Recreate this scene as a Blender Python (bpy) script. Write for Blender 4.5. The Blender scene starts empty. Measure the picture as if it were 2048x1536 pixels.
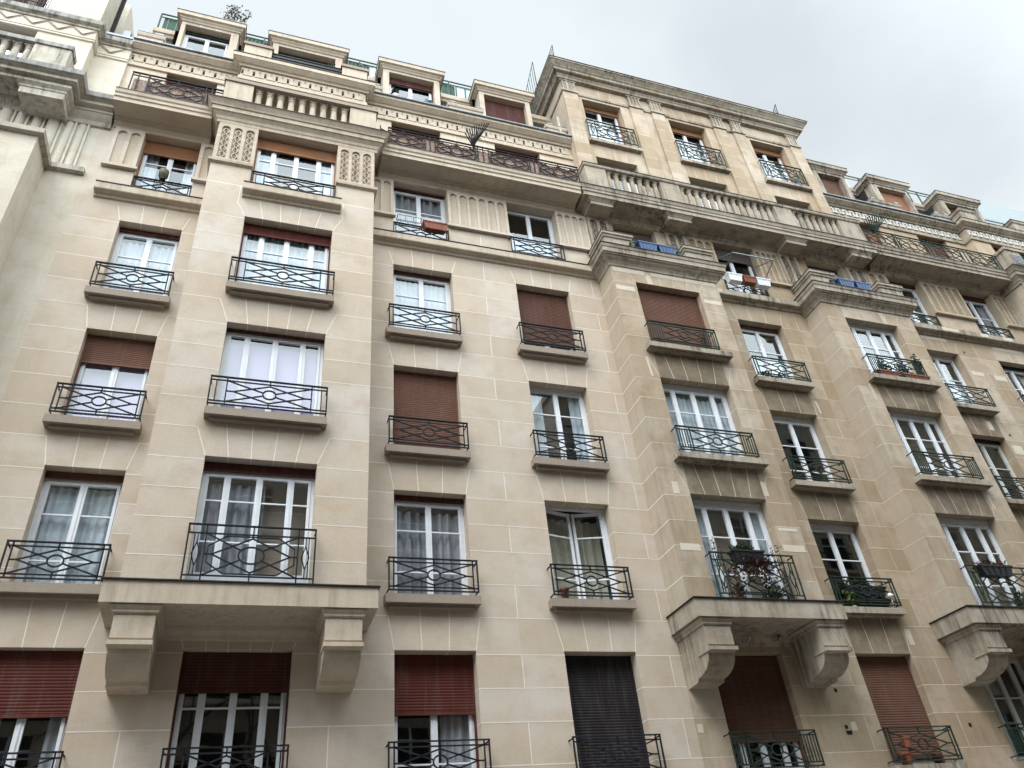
import bpy, math, random
from mathutils import Vector
from math import radians as R, sin, cos, pi
random.seed(7)
S = bpy.context.scene
COL = S.collection

# ------------------------------------------------------------ materials
def newmat(name):
    m = bpy.data.materials.new(name); m.use_nodes = True
    nt = m.node_tree; nt.nodes.clear()
    o = nt.nodes.new('ShaderNodeOutputMaterial'); b = nt.nodes.new('ShaderNodeBsdfPrincipled')
    nt.links.new(b.outputs[0], o.inputs[0])
    return m, nt, b, o
def N(nt, t, **k):
    n = nt.nodes.new(t)
    for a, v in k.items(): setattr(n, a, v)
    return n
def pos(nt, sx=1, sy=1, sz=1):
    g = N(nt, 'ShaderNodeNewGeometry'); mp = N(nt, 'ShaderNodeMapping')
    mp.inputs['Scale'].default_value = (sx, sy, sz); nt.links.new(g.outputs['Position'], mp.inputs[0]); return mp.outputs[0]
def noise(nt, v, sc, det=4, rough=.55):
    n = N(nt, 'ShaderNodeTexNoise'); n.inputs['Scale'].default_value = sc; n.inputs['Detail'].default_value = det
    n.inputs['Roughness'].default_value = rough; nt.links.new(v, n.inputs['Vector']); return n.outputs['Fac']
def ramp(nt, f, a, b, ca=(0, 0, 0, 1), cb=(1, 1, 1, 1)):
    r = N(nt, 'ShaderNodeValToRGB'); r.color_ramp.elements[0].position = a; r.color_ramp.elements[1].position = b
    r.color_ramp.elements[0].color = ca; r.color_ramp.elements[1].color = cb; nt.links.new(f, r.inputs[0]); return r.outputs[0]
def mix(nt, f, a, b, mode='MIX'):
    m = N(nt, 'ShaderNodeMix', data_type='RGBA', blend_type=mode)
    for s, v in ((m.inputs[0], f), (m.inputs[6], a), (m.inputs[7], b)):
        if isinstance(v, (int, float)): s.default_value = v
        elif isinstance(v, tuple): s.default_value = (v[0], v[1], v[2], 1)
        else: nt.links.new(v, s)
    return m.outputs[2]
def mul(nt, a, k):
    m = N(nt, 'ShaderNodeMath', operation='MULTIPLY'); nt.links.new(a, m.inputs[0])
    if isinstance(k, (int, float)): m.inputs[1].default_value = k
    else: nt.links.new(k, m.inputs[1])
    return m.outputs[0]
def bump(nt, b, h, s=.15, d=.01):
    n = N(nt, 'ShaderNodeBump'); n.inputs['Strength'].default_value = s; n.inputs['Distance'].default_value = d
    nt.links.new(h, n.inputs['Height']); nt.links.new(n.outputs[0], b.inputs['Normal'])

def stone(name, base, light, dark, tintamt=.25, blotch=.5, streak=0., dirt=(.09, .075, .055), stain=.0, rough=.9):
    m, nt, b, o = newmat(name)
    p1 = pos(nt); p2 = pos(nt, 1.2, 1.2, 7); p3 = pos(nt, 7, 7, .7)
    n1 = noise(nt, p1, .55, 5); n2 = noise(nt, p1, 2.3, 6, .6); n3 = noise(nt, p2, 2.2, 5); nf = noise(nt, p1, 38, 3, .7)
    c = mix(nt, mul(nt, ramp(nt, n1, .38, .66), blotch), base, light)
    c = mix(nt, mul(nt, ramp(nt, n2, .45, .72), blotch * .8), c, dark)
    c = mix(nt, mul(nt, ramp(nt, n3, .5, .75), blotch * .5), c, light)
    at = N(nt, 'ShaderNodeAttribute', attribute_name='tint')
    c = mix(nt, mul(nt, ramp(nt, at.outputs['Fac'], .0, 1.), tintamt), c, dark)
    gr = ramp(nt, nf, .3, .7, (.90, .90, .90, 1), (1.04, 1.04, 1.04, 1))
    c = mix(nt, 1.0, c, gr, 'MULTIPLY')
    if stain:
        a2 = N(nt, 'ShaderNodeAttribute', attribute_name='stain')
        sn = ramp(nt, n2, .25, .6, (.45, .45, .45, 1), (1, 1, 1, 1))
        c = mix(nt, mul(nt, mul(nt, a2.outputs['Fac'], sn), stain), c, dirt)
    if streak:
        sf = mul(nt, ramp(nt, noise(nt, p3, 1.3, 6, .65), .44, .66), ramp(nt, noise(nt, p1, .9, 4), .36, .6))
        c = mix(nt, mul(nt, sf, streak), c, dirt)
    nt.links.new(c, b.inputs['Base Color']); b.inputs['Roughness'].default_value = rough
    b.inputs['Specular IOR Level'].default_value = .25
    mm = N(nt, 'ShaderNodeMath', operation='ADD'); nt.links.new(mul(nt, nf, .5), mm.inputs[0]); nt.links.new(n2, mm.inputs[1])
    bump(nt, b, mm.outputs[0], .35, .012)
    return m
def plain(name, c, rough=.6, met=0., var=.12, sc=6., spec=.4, bp=0.):
    m, nt, b, o = newmat(name)
    n = noise(nt, pos(nt), sc, 5)
    d = tuple(x * (1 - var * 2) for x in c)
    nt.links.new(mix(nt, ramp(nt, n, .35, .7), tuple(c), d), b.inputs['Base Color'])
    b.inputs['Roughness'].default_value = rough; b.inputs['Metallic'].default_value = met; b.inputs['Specular IOR Level'].default_value = spec
    if bp: bump(nt, b, n, bp, .01)
    return m
M = {}
M['clean'] = stone('clean_limestone', (.555, .462, .372), (.585, .53, .48), (.455, .362, .27), .55, .95, .10, (.30, .24, .18))
M['trimc'] = stone('clean_trim_stone', (.49, .405, .32), (.52, .45, .37), (.40, .32, .235), 0., .75, .38, (.17, .14, .105))
M['old'] = stone('weathered_limestone', (.44, .345, .255), (.53, .46, .38), (.32, .24, .155), .75, 1., .30, (.115, .09, .062), .95)
M['oldt'] = stone('weathered_trim_stone', (.34, .285, .225), (.44, .39, .325), (.24, .19, .135), .0, .9, .95, (.062, .055, .042), .8)
M['sidew'] = stone('bay_side_stone', (.455, .37, .28), (.49, .43, .36), (.37, .295, .215), .35, .8, .3, (.22, .185, .14), .5)
M['sill'] = stone('taupe_sill_stone', (.30, .245, .20), (.34, .285, .24), (.24, .195, .155), 0, .5, .2, (.12, .1, .08))
M['white'] = stone('pale_render', (.53, .475, .39), (.60, .56, .485), (.46, .395, .30), 0, .9, .22, (.30, .25, .19))
M['whitet'] = stone('pale_trim', (.44, .395, .325), (.54, .50, .43), (.33, .285, .225), 0, .9, .8, (.07, .065, .055))
M['greyled'] = stone('grey_mossy_ledge', (.27, .265, .245), (.40, .39, .37), (.10, .10, .09), 0, 1., 1.0, (.035, .035, .03))
M['joint'] = plain('lime_joint', (.74, .70, .62), .9, var=.05)
M['jointo'] = plain('lime_joint_old', (.66, .57, .45), .9, var=.18, sc=3)
M['patch'] = stone('repair_stone', (.58, .52, .43), (.64, .58, .5), (.50, .43, .33), 0, .8)
M['meander'] = stone('pale_meander', (.62, .60, .57), (.68, .66, .63), (.5, .46, .42), 0, .6, .4, (.3, .26, .2))
M['frame'] = plain('white_frame', (.74, .77, .82), .35, var=.04)
M['framec'] = plain('cream_frame', (.62, .62, .58), .45, var=.06)
M['wood'] = plain('orange_wood', (.36, .14, .045), .5, var=.15)
M['iron'] = plain('black_iron', (.014, .017, .023), .65, .0, var=.15, spec=.2)
M['irono'] = plain('green_iron', (.026, .045, .036), .7, .0, var=.25, spec=.2)
M['ironb'] = plain('purple_iron', (.024, .018, .022), .7, .0, var=.25, spec=.2)
M['flash'] = plain('dark_flashing', (.02, .022, .024), .5, .4, var=.2)
M['zinc'] = plain('zinc', (.20, .22, .25), .45, .5, var=.2)
M['slate'] = plain('slate', (.055, .045, .042), .7, var=.3)
M['curtain'] = plain('white_voile', (.54, .60, .66), .95, var=.05, sc=2, spec=.1)
M['curtg'] = plain('grey_curtain', (.36, .37, .41), .95, var=.1, sc=2, spec=.1)
M['curtc'] = plain('cream_curtain', (.62, .60, .50), .95, var=.06, sc=2, spec=.1)
M['reflp'] = plain('lilac_reflection', (.43, .36, .53), .9, var=.03, sc=1, spec=.1)  # lilac reflection in the panes, put in as the colour of a sheet
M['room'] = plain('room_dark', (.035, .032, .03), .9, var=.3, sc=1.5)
M['hole'] = plain('deep_dark', (.008, .008, .008), .9)
M['terra'] = plain('terracotta', (.24, .075, .04), .7, var=.12)
M['blue'] = plain('blue_plastic', (.02, .07, .2), .35, var=.12)
M['greenp'] = plain('green_pot', (.012, .045, .025), .5)
M['whitep'] = plain('white_plastic', (.72, .74, .76), .4, var=.05)
M['blackp'] = plain('black_plastic', (.012, .012, .014), .45)
M['brass'] = plain('olive_pot', (.13, .125, .07), .6, var=.2)
M['leaf'] = plain('leaf_green', (.055, .105, .03), .6, var=.4, sc=20)
M['leafl'] = plain('leaf_light', (.13, .20, .05), .6, var=.3, sc=20)
M['leafd'] = plain('leaf_dark', (.022, .045, .022), .6, var=.3, sc=20)
M['leafr'] = plain('leaf_red', (.12, .035, .036), .6, var=.4, sc=20)
M['leafy'] = plain('leaf_dry', (.16, .13, .09), .7, var=.3, sc=20)
M['pink'] = plain('petal_pink', (.65, .08, .16), .6)
M['bark'] = plain('bark', (.07, .055, .045), .9, var=.3)
M['net'] = plain('green_netting', (.03, .085, .06), .8, var=.25, sc=9)
M['frost'] = plain('frosted_panel', (.42, .53, .56), .3, var=.15, sc=3)
M['asphalt'] = plain('asphalt', (.05, .05, .052), .85, var=.2, sc=30, bp=.3)
M['paving'] = plain('paving', (.36, .34, .31), .85, var=.15, sc=12, bp=.2)
M['ground'] = plain('ground_m', (.12, .115, .10), .95, var=.2)
M['opp'] = stone('opposite_stone', (.50, .44, .37), (.56, .51, .44), (.40, .35, .29), 0, .7, .4)
M['reed'] = plain('reed_screen', (.42, .29, .24), .9, var=.35, sc=25)
M['pale'] = plain('pale_cladding', (.25, .29, .30), .6, var=.05, sc=.2)
M['paint'] = plain('road_paint', (.75, .75, .72), .7)
def shmat(name, c):
    m, nt, b, o = newmat(name)
    n = noise(nt, pos(nt), 3, 4); n2 = noise(nt, pos(nt, 1, 1, 10), 3, 3)
    cc = mix(nt, ramp(nt, n, .35, .7), c, tuple(x * .82 for x in c)); cc = mix(nt, mul(nt, ramp(nt, n2, .5, .8), .35), cc, tuple(min(1, x * 1.25) for x in c)); n3 = noise(nt, pos(nt, 9, 9, .8), 1.2, 5, .65); cc = mix(nt, mul(nt, ramp(nt, n3, .48, .75), .45), cc, tuple(.5 * x + .09 for x in c))
    nt.links.new(cc, b.inputs['Base Color']); b.inputs['Roughness'].default_value = .75; b.inputs['Specular IOR Level'].default_value = .2
    return m
M['sh_brown'] = shmat('shutter_brown', (.155, .076, .052))
M['sh_dbrown'] = shmat('shutter_dark_brown', (.12, .055, .038))
M['sh_red'] = shmat('shutter_red', (.105, .027, .02))
M['sh_mar'] = shmat('shutter_maroon', (.085, .028, .022))
M['sh_black'] = shmat('shutter_black', (.022, .018, .02))
M['sh_tan'] = shmat('shutter_tan', (.27, .125, .06))
M['sh_or'] = shmat('shutter_orange', (.33, .15, .085))
M['sh_taupe'] = shmat('shutter_taupe', (.13, .105, .10))
m, nt, b, o = newmat('window_glass')
nt.nodes.remove(b)
lw = N(nt, 'ShaderNodeLayerWeight'); lw.inputs[0].default_value = .5
fr = N(nt, 'ShaderNodeMath', operation='POWER'); nt.links.new(lw.outputs['Facing'], fr.inputs[0]); fr.inputs[1].default_value = 3.6
tr = N(nt, 'ShaderNodeBsdfTransparent'); tr.inputs[0].default_value = (.96, .985, .99, 1)
gl = N(nt, 'ShaderNodeBsdfGlossy'); gl.inputs['Roughness'].default_value = .015; gl.inputs[0].default_value = (.92, .97, 1, 1)
wn = noise(nt, pos(nt), 1.1, 1); bm = N(nt, 'ShaderNodeBump'); bm.inputs['Strength'].default_value = .06; bm.inputs['Distance'].default_value = .04
nt.links.new(wn, bm.inputs['Height']); nt.links.new(bm.outputs[0], gl.inputs['Normal'])
mx = N(nt, 'ShaderNodeMixShader')
sc_ = N(nt, 'ShaderNodeMath', operation='MULTIPLY_ADD'); sc_.inputs[1].default_value = .85; sc_.inputs[2].default_value = .13
nt.links.new(fr.outputs[0], sc_.inputs[0]); nt.links.new(sc_.outputs[0], mx.inputs[0]); nt.links.new(tr.outputs[0], mx.inputs[1]); nt.links.new(gl.outputs[0], mx.inputs[2]); nt.links.new(mx.outputs[0], o.inputs[0])
M['glass'] = m

# ------------------------------------------------------------ mesh builder
class MB:
    def __init__(s): s.v = []; s.f = []; s.m = []; s.t = []; s.st = []; s.mats = []; s.smooth = False
    def mi(s, k):
        if k not in s.mats: s.mats.append(k)
        return s.mats.index(k)
    def face(s, pts, mat, tint=.3, stain=0.):
        i = len(s.v); s.v += [tuple(p) for p in pts]; s.f.append(tuple(range(i, i + len(pts)))); s.m.append(s.mi(mat)); s.t.append(tint); s.st.append(stain)
    def box(s, x0, x1, y0, y1, z0, z1, mat, tint=.3, stain=0.):
        i = len(s.v)
        s.v += [(x0, y0, z0), (x1, y0, z0), (x1, y1, z0), (x0, y1, z0), (x0, y0, z1), (x1, y0, z1), (x1, y1, z1), (x0, y1, z1)]
        for q in ((0, 1, 5, 4), (1, 2, 6, 5), (2, 3, 7, 6), (3, 0, 4, 7), (4, 5, 6, 7), (3, 2, 1, 0)):
            s.f.append(tuple(i + a for a in q)); s.m.append(s.mi(mat)); s.t.append(tint); s.st.append(stain)
    def bar(s, p, q, w, mat, d=None, up=(0, 1, 0)):
        p = Vector(p); q = Vector(q); a = (q - p)
        if a.length < 1e-6: return
        a.normalize(); u = Vector(up)
        if abs(a.dot(u)) > .95: u = Vector((1, 0, 0))
        e1 = a.cross(u).normalized() * (w / 2); e2 = a.cross(e1).normalized() * ((d or w) / 2)
        i = len(s.v)
        for c in (p, q):
            for sx, sy in ((-1, -1), (1, -1), (1, 1), (-1, 1)): s.v.append(tuple(c + e1 * sx + e2 * sy))
        for fq in ((0, 1, 5, 4), (1, 2, 6, 5), (2, 3, 7, 6), (3, 0, 4, 7), (4, 5, 6, 7), (3, 2, 1, 0)):
            s.f.append(tuple(i + k for k in fq)); s.m.append(s.mi(mat)); s.t.append(.3); s.st.append(0)
    def ring(s, c, rx, rz, w, mat, n=18):
        pts = [(c[0] + rx * cos(2 * pi * k / n), c[1], c[2] + rz * sin(2 * pi * k / n)) for k in range(n)]
        for k in range(n): s.bar(pts[k], pts[(k + 1) % n], w, mat)
    def sweep(s, path, prof, mat, cap=True, tint=.3):
        """profile (outward offset, z) swept along a plan path; outward is to the right of travel"""
        P = [Vector((a, b)) for a, b in path]; n = len(P); offs = []
        for i in range(n):
            ns = []
            if i > 0: d = (P[i] - P[i - 1]).normalized(); ns.append(Vector((d.y, -d.x)))
            if i < n - 1: d = (P[i + 1] - P[i]).normalized(); ns.append(Vector((d.y, -d.x)))
            offs.append(ns[0] if len(ns) == 1 else (ns[0] + ns[1]) / (1 + ns[0].dot(ns[1])))
        rows = []
        for (o_, z) in prof: rows.append([(P[i].x + offs[i].x * o_, P[i].y + offs[i].y * o_, z) for i in range(n)])
        for j in range(len(prof) - 1):
            for i in range(n - 1):
                s.face([rows[j][i], rows[j][i + 1], rows[j + 1][i + 1], rows[j + 1][i]], mat, tint)
        if cap:
            s.face([r[0] for r in rows], mat, tint); s.face([r[-1] for r in reversed(rows)], mat, tint)
    def lathe(s, cx, cy, prof, mat, n=14):
        i0 = len(s.v)
        for r, z in prof:
            for k in range(n): s.v.append((cx + r * cos(2 * pi * k / n), cy + r * sin(2 * pi * k / n), z))
        for j in range(len(prof) - 1):
            for k in range(n):
                a = i0 + j * n + k; b_ = i0 + j * n + (k + 1) % n
                s.f.append((a, b_, b_ + n, a + n)); s.m.append(s.mi(mat)); s.t.append(.3); s.st.append(0)
    def poly(s, pts, axis_pts, mat):
        """extrude closed polygon pts (3d) by vector axis_pts"""
        d = Vector(axis_pts); a = [Vector(p) for p in pts]; b_ = [p + d for p in a]; n = len(a)
        s.face(a, mat); s.face(list(reversed(b_)), mat)
        for k in range(n): s.face([a[k], b_[k], b_[(k + 1) % n], a[(k + 1) % n]], mat)
    def build(s, name, parent=None, smooth=False):
        me = bpy.data.meshes.new(name)
        off = parent_off(parent)
        me.from_pydata([(x - off[0], y - off[1], z - off[2]) for x, y, z in s.v], [], s.f)
        for k in s.mats: me.materials.append(M[k])
        me.polygons.foreach_set('material_index', s.m)
        for nm, arr in (('tint', s.t), ('stain', s.st)):
            a = me.attributes.new(nm, 'FLOAT', 'FACE'); a.data.foreach_set('value', arr)
        if smooth: me.polygons.foreach_set('use_smooth', [True] * len(s.f))
        me.update()
        o_ = bpy.data.objects.new(name, me); COL.objects.link(o_)
        if parent is not None: o_.parent = parent
        return o_
def parent_off(p):
    off = Vector((0, 0, 0))
    while p is not None: off += p.location; p = p.parent
    return off
def tag(o_, label, cat, group=None, kind=None):
    o_['label'] = label
    if cat: o_['category'] = cat
    if group: o_['group'] = group
    if kind: o_['kind'] = kind
    return o_
def empty(name, loc, label, cat, group=None):
    o_ = bpy.data.objects.new(name, None); COL.objects.link(o_); o_.location = loc; o_.empty_display_size = .2
    return tag(o_, label, cat, group)

# ------------------------------------------------------------ dimensions read off the photograph (metres, facade plane y=0)
H = {0: 2.76, 1: 5.81, 2: 8.88, 3: 11.93, 4: 14.98, 5: 18.03, 6: 21.05, 7: 24.06}
def sillz(k): return H[k] - 2.15 if k < 5 else H[k] - 2.15
C1 = (-3.41, -2.16); C3 = (2.536, 3.974); C4 = (5.634, 7.072); C6 = (12.12, 13.57); C8 = (18.62, 20.03); C9 = (21.65, 23.1); C10 = (27.9, 29.15)
B1 = (-.874, 1.01); B1X = (-.78, .875); B2 = (8.64, 10.51); B3 = (15.20, 17.06); B2X = (8.85, 10.2); B3X = (15.5, 16.87); B4 = (24.71, 26.6)
BAY = -.72
def zlines(z0, z1):
    out = []
    for k in range(-1, 9):
        h = 2.76 + 3.05 * k if k not in H else H[k]
        for d in (-.07, -.64, -1.19, -1.85, -2.48 + 0.0):
            z = h + d
            if z0 + .05 < z < z1 - .05: out.append(z)
    return sorted(out)
EARS = {round(H[k] + .57, 2) for k in (0, 1, 2, 3)}

def wall(mb, x0, x1, z0, z1, y, ops, mat, jm, vert=(), lo_ear=True, thick=.26, stains=(), rows=True, voff=0):
    """stone wall in plane y=const with openings (xa,xb,za,zb,voussoirs); coursed cells + lime joints + reveals"""
    zl = zlines(z0, z1) if rows else []
    zs = sorted(set([z0, z1] + zl + [o_[2] for o_ in ops if z0 < o_[2] < z1] + [o_[3] for o_ in ops if z0 < o_[3] < z1]))
    xsj = sorted(set([x0, x1] + [o_[0] for o_ in ops] + [o_[1] for o_ in ops] + [v for v in vert if x0 < v < x1]))
    for j in range(len(zs) - 1):
        a, b_ = zs[j], zs[j + 1]; mz = (a + b_) / 2
        course = sum(1 for z in zl if z < mz) + voff
        i = 0
        while i < len(xsj) - 1:
            xa, xb = xsj[i], xsj[i + 1]; mx_ = (xa + xb) / 2
            if any(o_[0] < mx_ < o_[1] and o_[2] < mz < o_[3] for o_ in ops): i += 1; continue
            rnd = random.Random(hash((round(xa if (course % 2) else xb, 1), course, round(y, 1))))
            t = rnd.random(); st = 0.
            for (sa, sb, za, zb, sv) in stains:
                if sa <= mx_ <= sb and za - .02 <= mz <= zb + .02: st = sv; t = .4
            mb.face([(xa, y, a), (xb, y, a), (xb, y, b_), (xa, y, b_)], mat, t, st); i += 1
    # reveals
    for o_ in ops:
        xa, xb, za, zb = o_[:4]; d = thick
        mb.face([(xa, y, za), (xa, y + d, za), (xa, y + d, zb), (xa, y, zb)], mat, .5)
        mb.face([(xb, y, zb), (xb, y + d, zb), (xb, y + d, za), (xb, y, za)], mat, .5)
        mb.face([(xa, y, zb), (xa, y + d, zb), (xb, y + d, zb), (xb, y, zb)], mat, .6)
        mb.face([(xa, y, za), (xb, y, za), (xb, y + d, za), (xa, y + d, za)], mat, .5)
    e = .0025; w = .0085
    if not rows: return
    vz = [(o_, o_[3], o_[3] + .57 if o_[3] < 14 else o_[3] + .43, .11 if o_[1] - o_[0] < 1.6 else .2) for o_ in ops if len(o_) > 4 and o_[4]]
    for z in zl:
        segs = [(x0, x1)]
        for o_ in ops:
            if o_[2] - .01 < z < o_[3] + .0: segs = cut(segs, o_[0], o_[1])
        for o_, za, ze, ex in vz:
            if za - .01 < z < ze - .02: segs = cut(segs, o_[0] - ex, o_[1] + ex)
            elif abs(z - ze) < .09: segs = cut(segs, o_[0] - ex, o_[1] + ex)
            elif ze < z < za + .78: segs = cut(segs, o_[0] - ex, o_[1] + ex)
        for a, b_ in segs:
            if b_ - a > .03: mb.face([(a, y - e, z - w), (b_, y - e, z - w), (b_, y - e, z + w), (a, y - e, z + w)], jm)
        for o_ in ops:   # joints returning into the jambs
            if o_[2] < z < o_[3] - .1:
                for xx, sg in ((o_[0] + e, 1), (o_[1] - e, -1)):
                    mb.face([(xx, y - e, z - w), (xx, y + thick * .98, z - w), (xx, y + thick * .98, z + w), (xx, y - e, z + w)], jm)
    bz = [z0] + zl + [z1]
    for v in vert:
        for j in range(len(bz) - 1):
            a, b_ = bz[j], bz[j + 1]; mz = (a + b_) / 2
            c = sum(1 for z in zl if z < mz) + voff
            vv = v
            if (c % 2) == 0: continue
            if any(o_[0] - .05 < vv < o_[1] + .05 and o_[2] < mz < o_[3] for o_ in ops): continue
            if any(o_[0] - ex < vv < o_[1] + ex and za < mz < ze + .3 for o_, za, ze, ex in vz): continue
            sl = 0
            mb.face([(vv - w, y - e, a), (vv + w, y - e, a), (vv + w + sl, y - e, b_), (vv - w + sl, y - e, b_)], jm)
    for o_, za, ze, ex in vz:   # flat-arch voussoirs
        wd = o_[1] - o_[0]; n = 3 if wd < 1.6 else 5; top = za + .76 if za < 14 else za + .6
        xs_b = [o_[0] + wd * k / n for k in range(n + 1)]
        for k in range(n + 1):
            fr_ = (k / n - .5) * 2
            if k in (0, n):
                xt = xs_b[k] + (ex if k == n else -ex); zt = ze
            else:
                xt = xs_b[k] + fr_ * ex * .9 * (1. if n == 3 else 1.1); zt = top
            line(mb, (xs_b[k], y - e, za), (xt, y - e, zt), w, jm)
            if 0 < k < n:
                mb.face([(xs_b[k] - w, y - e, za - e), (xs_b[k] + w, y - e, za - e), (xs_b[k] + w + .0, y + thick, za - e), (xs_b[k] - w, y + thick, za - e)], jm)
def cut(segs, a, b_):
    out = []
    for p, q in segs:
        if q <= a or p >= b_: out.append((p, q)); continue
        if p < a: out.append((p, a))
        if q > b_: out.append((b_, q))
    return out
def line(mb, p, q, w, mat):
    p = Vector(p); q = Vector(q); d = (q - p).normalized(); n = Vector((d.z, 0, -d.x)) * w
    mb.face([p - n, p + n, q + n, q - n], mat)
def sidewall(mb, x, y0, y1, z0, z1, mat, jm, sg, stainlow=None):
    """stone wall in plane x=const (bay returns); sg=-1 faces left"""
    zl = zlines(z0, z1); zs = [z0] + zl + [z1]; e = .0025 * sg; w = .0095
    for j in range(len(zs) - 1):
        rnd = random.Random(hash((round(x, 1), j)))
        mb.face([(x, y0, zs[j]), (x, y1, zs[j]), (x, y1, zs[j + 1]), (x, y0, zs[j + 1])], mat, rnd.random())
    for z in zl: mb.face([(x + e, y0, z - w), (x + e, y1, z - w), (x + e, y1, z + w), (x + e, y0, z + w)], jm)

# ------------------------------------------------------------ windows
def wavy(mb, x0, x1, y, z0, z1, mat, amp=.022, per=.13, seed=0):
    rnd = random.Random(seed); n = max(6, int((x1 - x0) / .022)); ph = rnd.random() * 6
    P = [(x0 + (x1 - x0) * i / n, y + amp * (sin((x0 + (x1 - x0) * i / n) * 2 * pi / per + ph + .8 * sin(i * .23 + ph)) + .4 * sin(i * .37))) for i in range(n + 1)]
    for i in range(n): mb.face([(P[i][0], P[i][1], z0), (P[i + 1][0], P[i + 1][1], z0), (P[i + 1][0], P[i + 1][1], z1), (P[i][0], P[i][1], z1)], mat)
def shutter(mb, x0, x1, y, ztop, zbot, mat, pitch=.048, bar=True):
    z = ztop
    while z > zbot + .01:
        zb = max(zbot, z - pitch); m_ = (z + zb) / 2
        pts = [(y + .008, z), (y + .002, z - .006), (y - .002, m_), (y + .002, zb + .006), (y + .008, zb)]
        for a, b_ in zip(pts, pts[1:]): mb.face([(x0, a[0], a[1]), (x1, a[0], a[1]), (x1, b_[0], b_[1]), (x0, b_[0], b_[1])], mat)
        z = zb
    mb.box(x0, x1, y + .014, y + .03, zbot, ztop, mat)
    if bar: mb.box(x0, x1, y - .012, y + .028, zbot - .05, zbot, mat)
def rail_low(mb, x0, x1, z0, z1, y, mat, style, wall_y):
    """window guard with crossing diagonals, lozenge and ring. style: s (small), w (wide), wo (wide weathered), t (tall), low"""
    t = .022; top = .034
    mb.box(x0 - .015, x1 + .015, y - .022, y + .022, z1 - .018, z1, mat)
    for xx in (x0, x1): mb.bar((xx, y, z0), (xx, y, z1 - .01), t * 1.15, mat)
    zz1 = z1 - .085 if style != 't' else z1 - .16; zz0 = z0 + .075 if style != 't' else z0 + .15
    if style == 'low': zz0 = z0 + .02; zz1 = z1 - .075
    mb.bar((x0, y, zz1), (x1, y, zz1), t, mat); mb.bar((x0, y, zz0), (x1, y, zz0), t, mat)
    if style != 'low': mb.bar((x0, y, z0 + .012), (x1, y, z0 + .012), t * 1.1, mat)
    ins = {'s': .085, 'w': .28, 'wo': .33, 't': .27, 'low': .05}[style]
    ix0, ix1 = x0 + ins, x1 - ins
    for xx in (ix0, ix1): mb.bar((xx, y, z0 + .01), (xx, y, z1 - .01), t, mat)
    if style in ('w', 't'):
        for xx in (x0 + .1, x1 - .1): mb.bar((xx, y, zz0), (xx, y, zz1), t * .8, mat)
    if style == 'wo':
        for k in range(1, 5):
            for xx in (x0 + ins * k / 5, x1 - ins * k / 5): mb.bar((xx, y, zz0), (xx, y, zz1), t * .8, mat)
    cx = (ix0 + ix1) / 2; cz = (zz0 + zz1) / 2; hw = (ix1 - ix0) / 2; hh = (zz1 - zz0) / 2
    rx, rz = (.115, hh * .42) if style != 't' else (.20, hh * .40)
    mb.ring((cx, y, cz), rx, rz, t * 1.1, mat)
    for sx in (-1, 1):
        for sz in (-1, 1):
            # long diagonal, interrupted by the ring
            d = Vector((sx * hw, 0, sz * hh)); k = 1 / math.sqrt((d.x / rx) ** 2 + (d.z / rz) ** 2)
            mb.bar((cx + d.x * k, y, cz + d.z * k), (cx + d.x, y, cz + d.z), t, mat)
            lw = hw * .84; lh = hh * .82
            mb.bar((cx + sx * lw, y, cz), (cx, y, cz + sz * lh), t, mat)
        mb.bar((cx + sx * lw, y, cz), (cx + sx * hw, y, cz), t, mat)
        mb.bar((cx, y, cz + sx * lh), (cx, y, cz + sx * hh), t, mat)
    mb.bar((cx, y, zz1), (cx, y, z1 - .01), t, mat)
    if style != 'low': mb.bar((cx, y, z0 + .01), (cx, y, zz0), t, mat)
    if style == 't':   # extra hexagon and little lozenges
        hexp = [(-.93, .38), (-.56, .9), (.56, .9), (.93, .38), (.93, -.38), (.56, -.9), (-.56, -.9), (-.93, -.38)]
        for a, b_ in zip(hexp, hexp[1:] + hexp[:1]): mb.bar((cx + a[0] * hw, y, cz + a[1] * hh), (cx + b_[0] * hw, y, cz + b_[1] * hh), t * .9, mat)
        for sx in (-1, 1):
            lx = cx + sx * (hw + ins * .45)
            q = [(lx - .06, y, cz), (lx, y, cz + .2), (lx + .06, y, cz), (lx, y, cz - .2)]
            for a, b_ in zip(q, q[1:] + q[:1]): mb.bar(a, b_, t * .8, mat)
            mb.bar((lx, y, cz + .2), (lx, y, zz1), t * .8, mat); mb.bar((lx, y, cz - .2), (lx, y, zz0), t * .8, mat)
    for xx in (x0, x1):  # fixings into the wall
        mb.bar((xx, y, z1 - .03), (xx, wall_y + .02, z1 - .03), t * .9, mat); mb.bar((xx, y, z0 + .03), (xx, wall_y + .02, z0 + .03), t * .9, mat)
def sill(mb, x0, x1, z, y, mat, out=.2, th=.135, old=False):
    if old:
        mb.box(x0, x1, y - out, y + .02, z - th, z, mat); mb.box(x0 + .05, x1 - .05, y - out + .07, y + .02, z - th - .03, z - th - .002, mat)
    else:
        th = .155; mb.box(x0, x1, y - out, y + .02, z - th, z, mat)
        mb.box(x0 + .09, x1 - .09, y - out + .08, y + .02, z - th - .06, z - th - .002, mat)
WN = [0]
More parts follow.
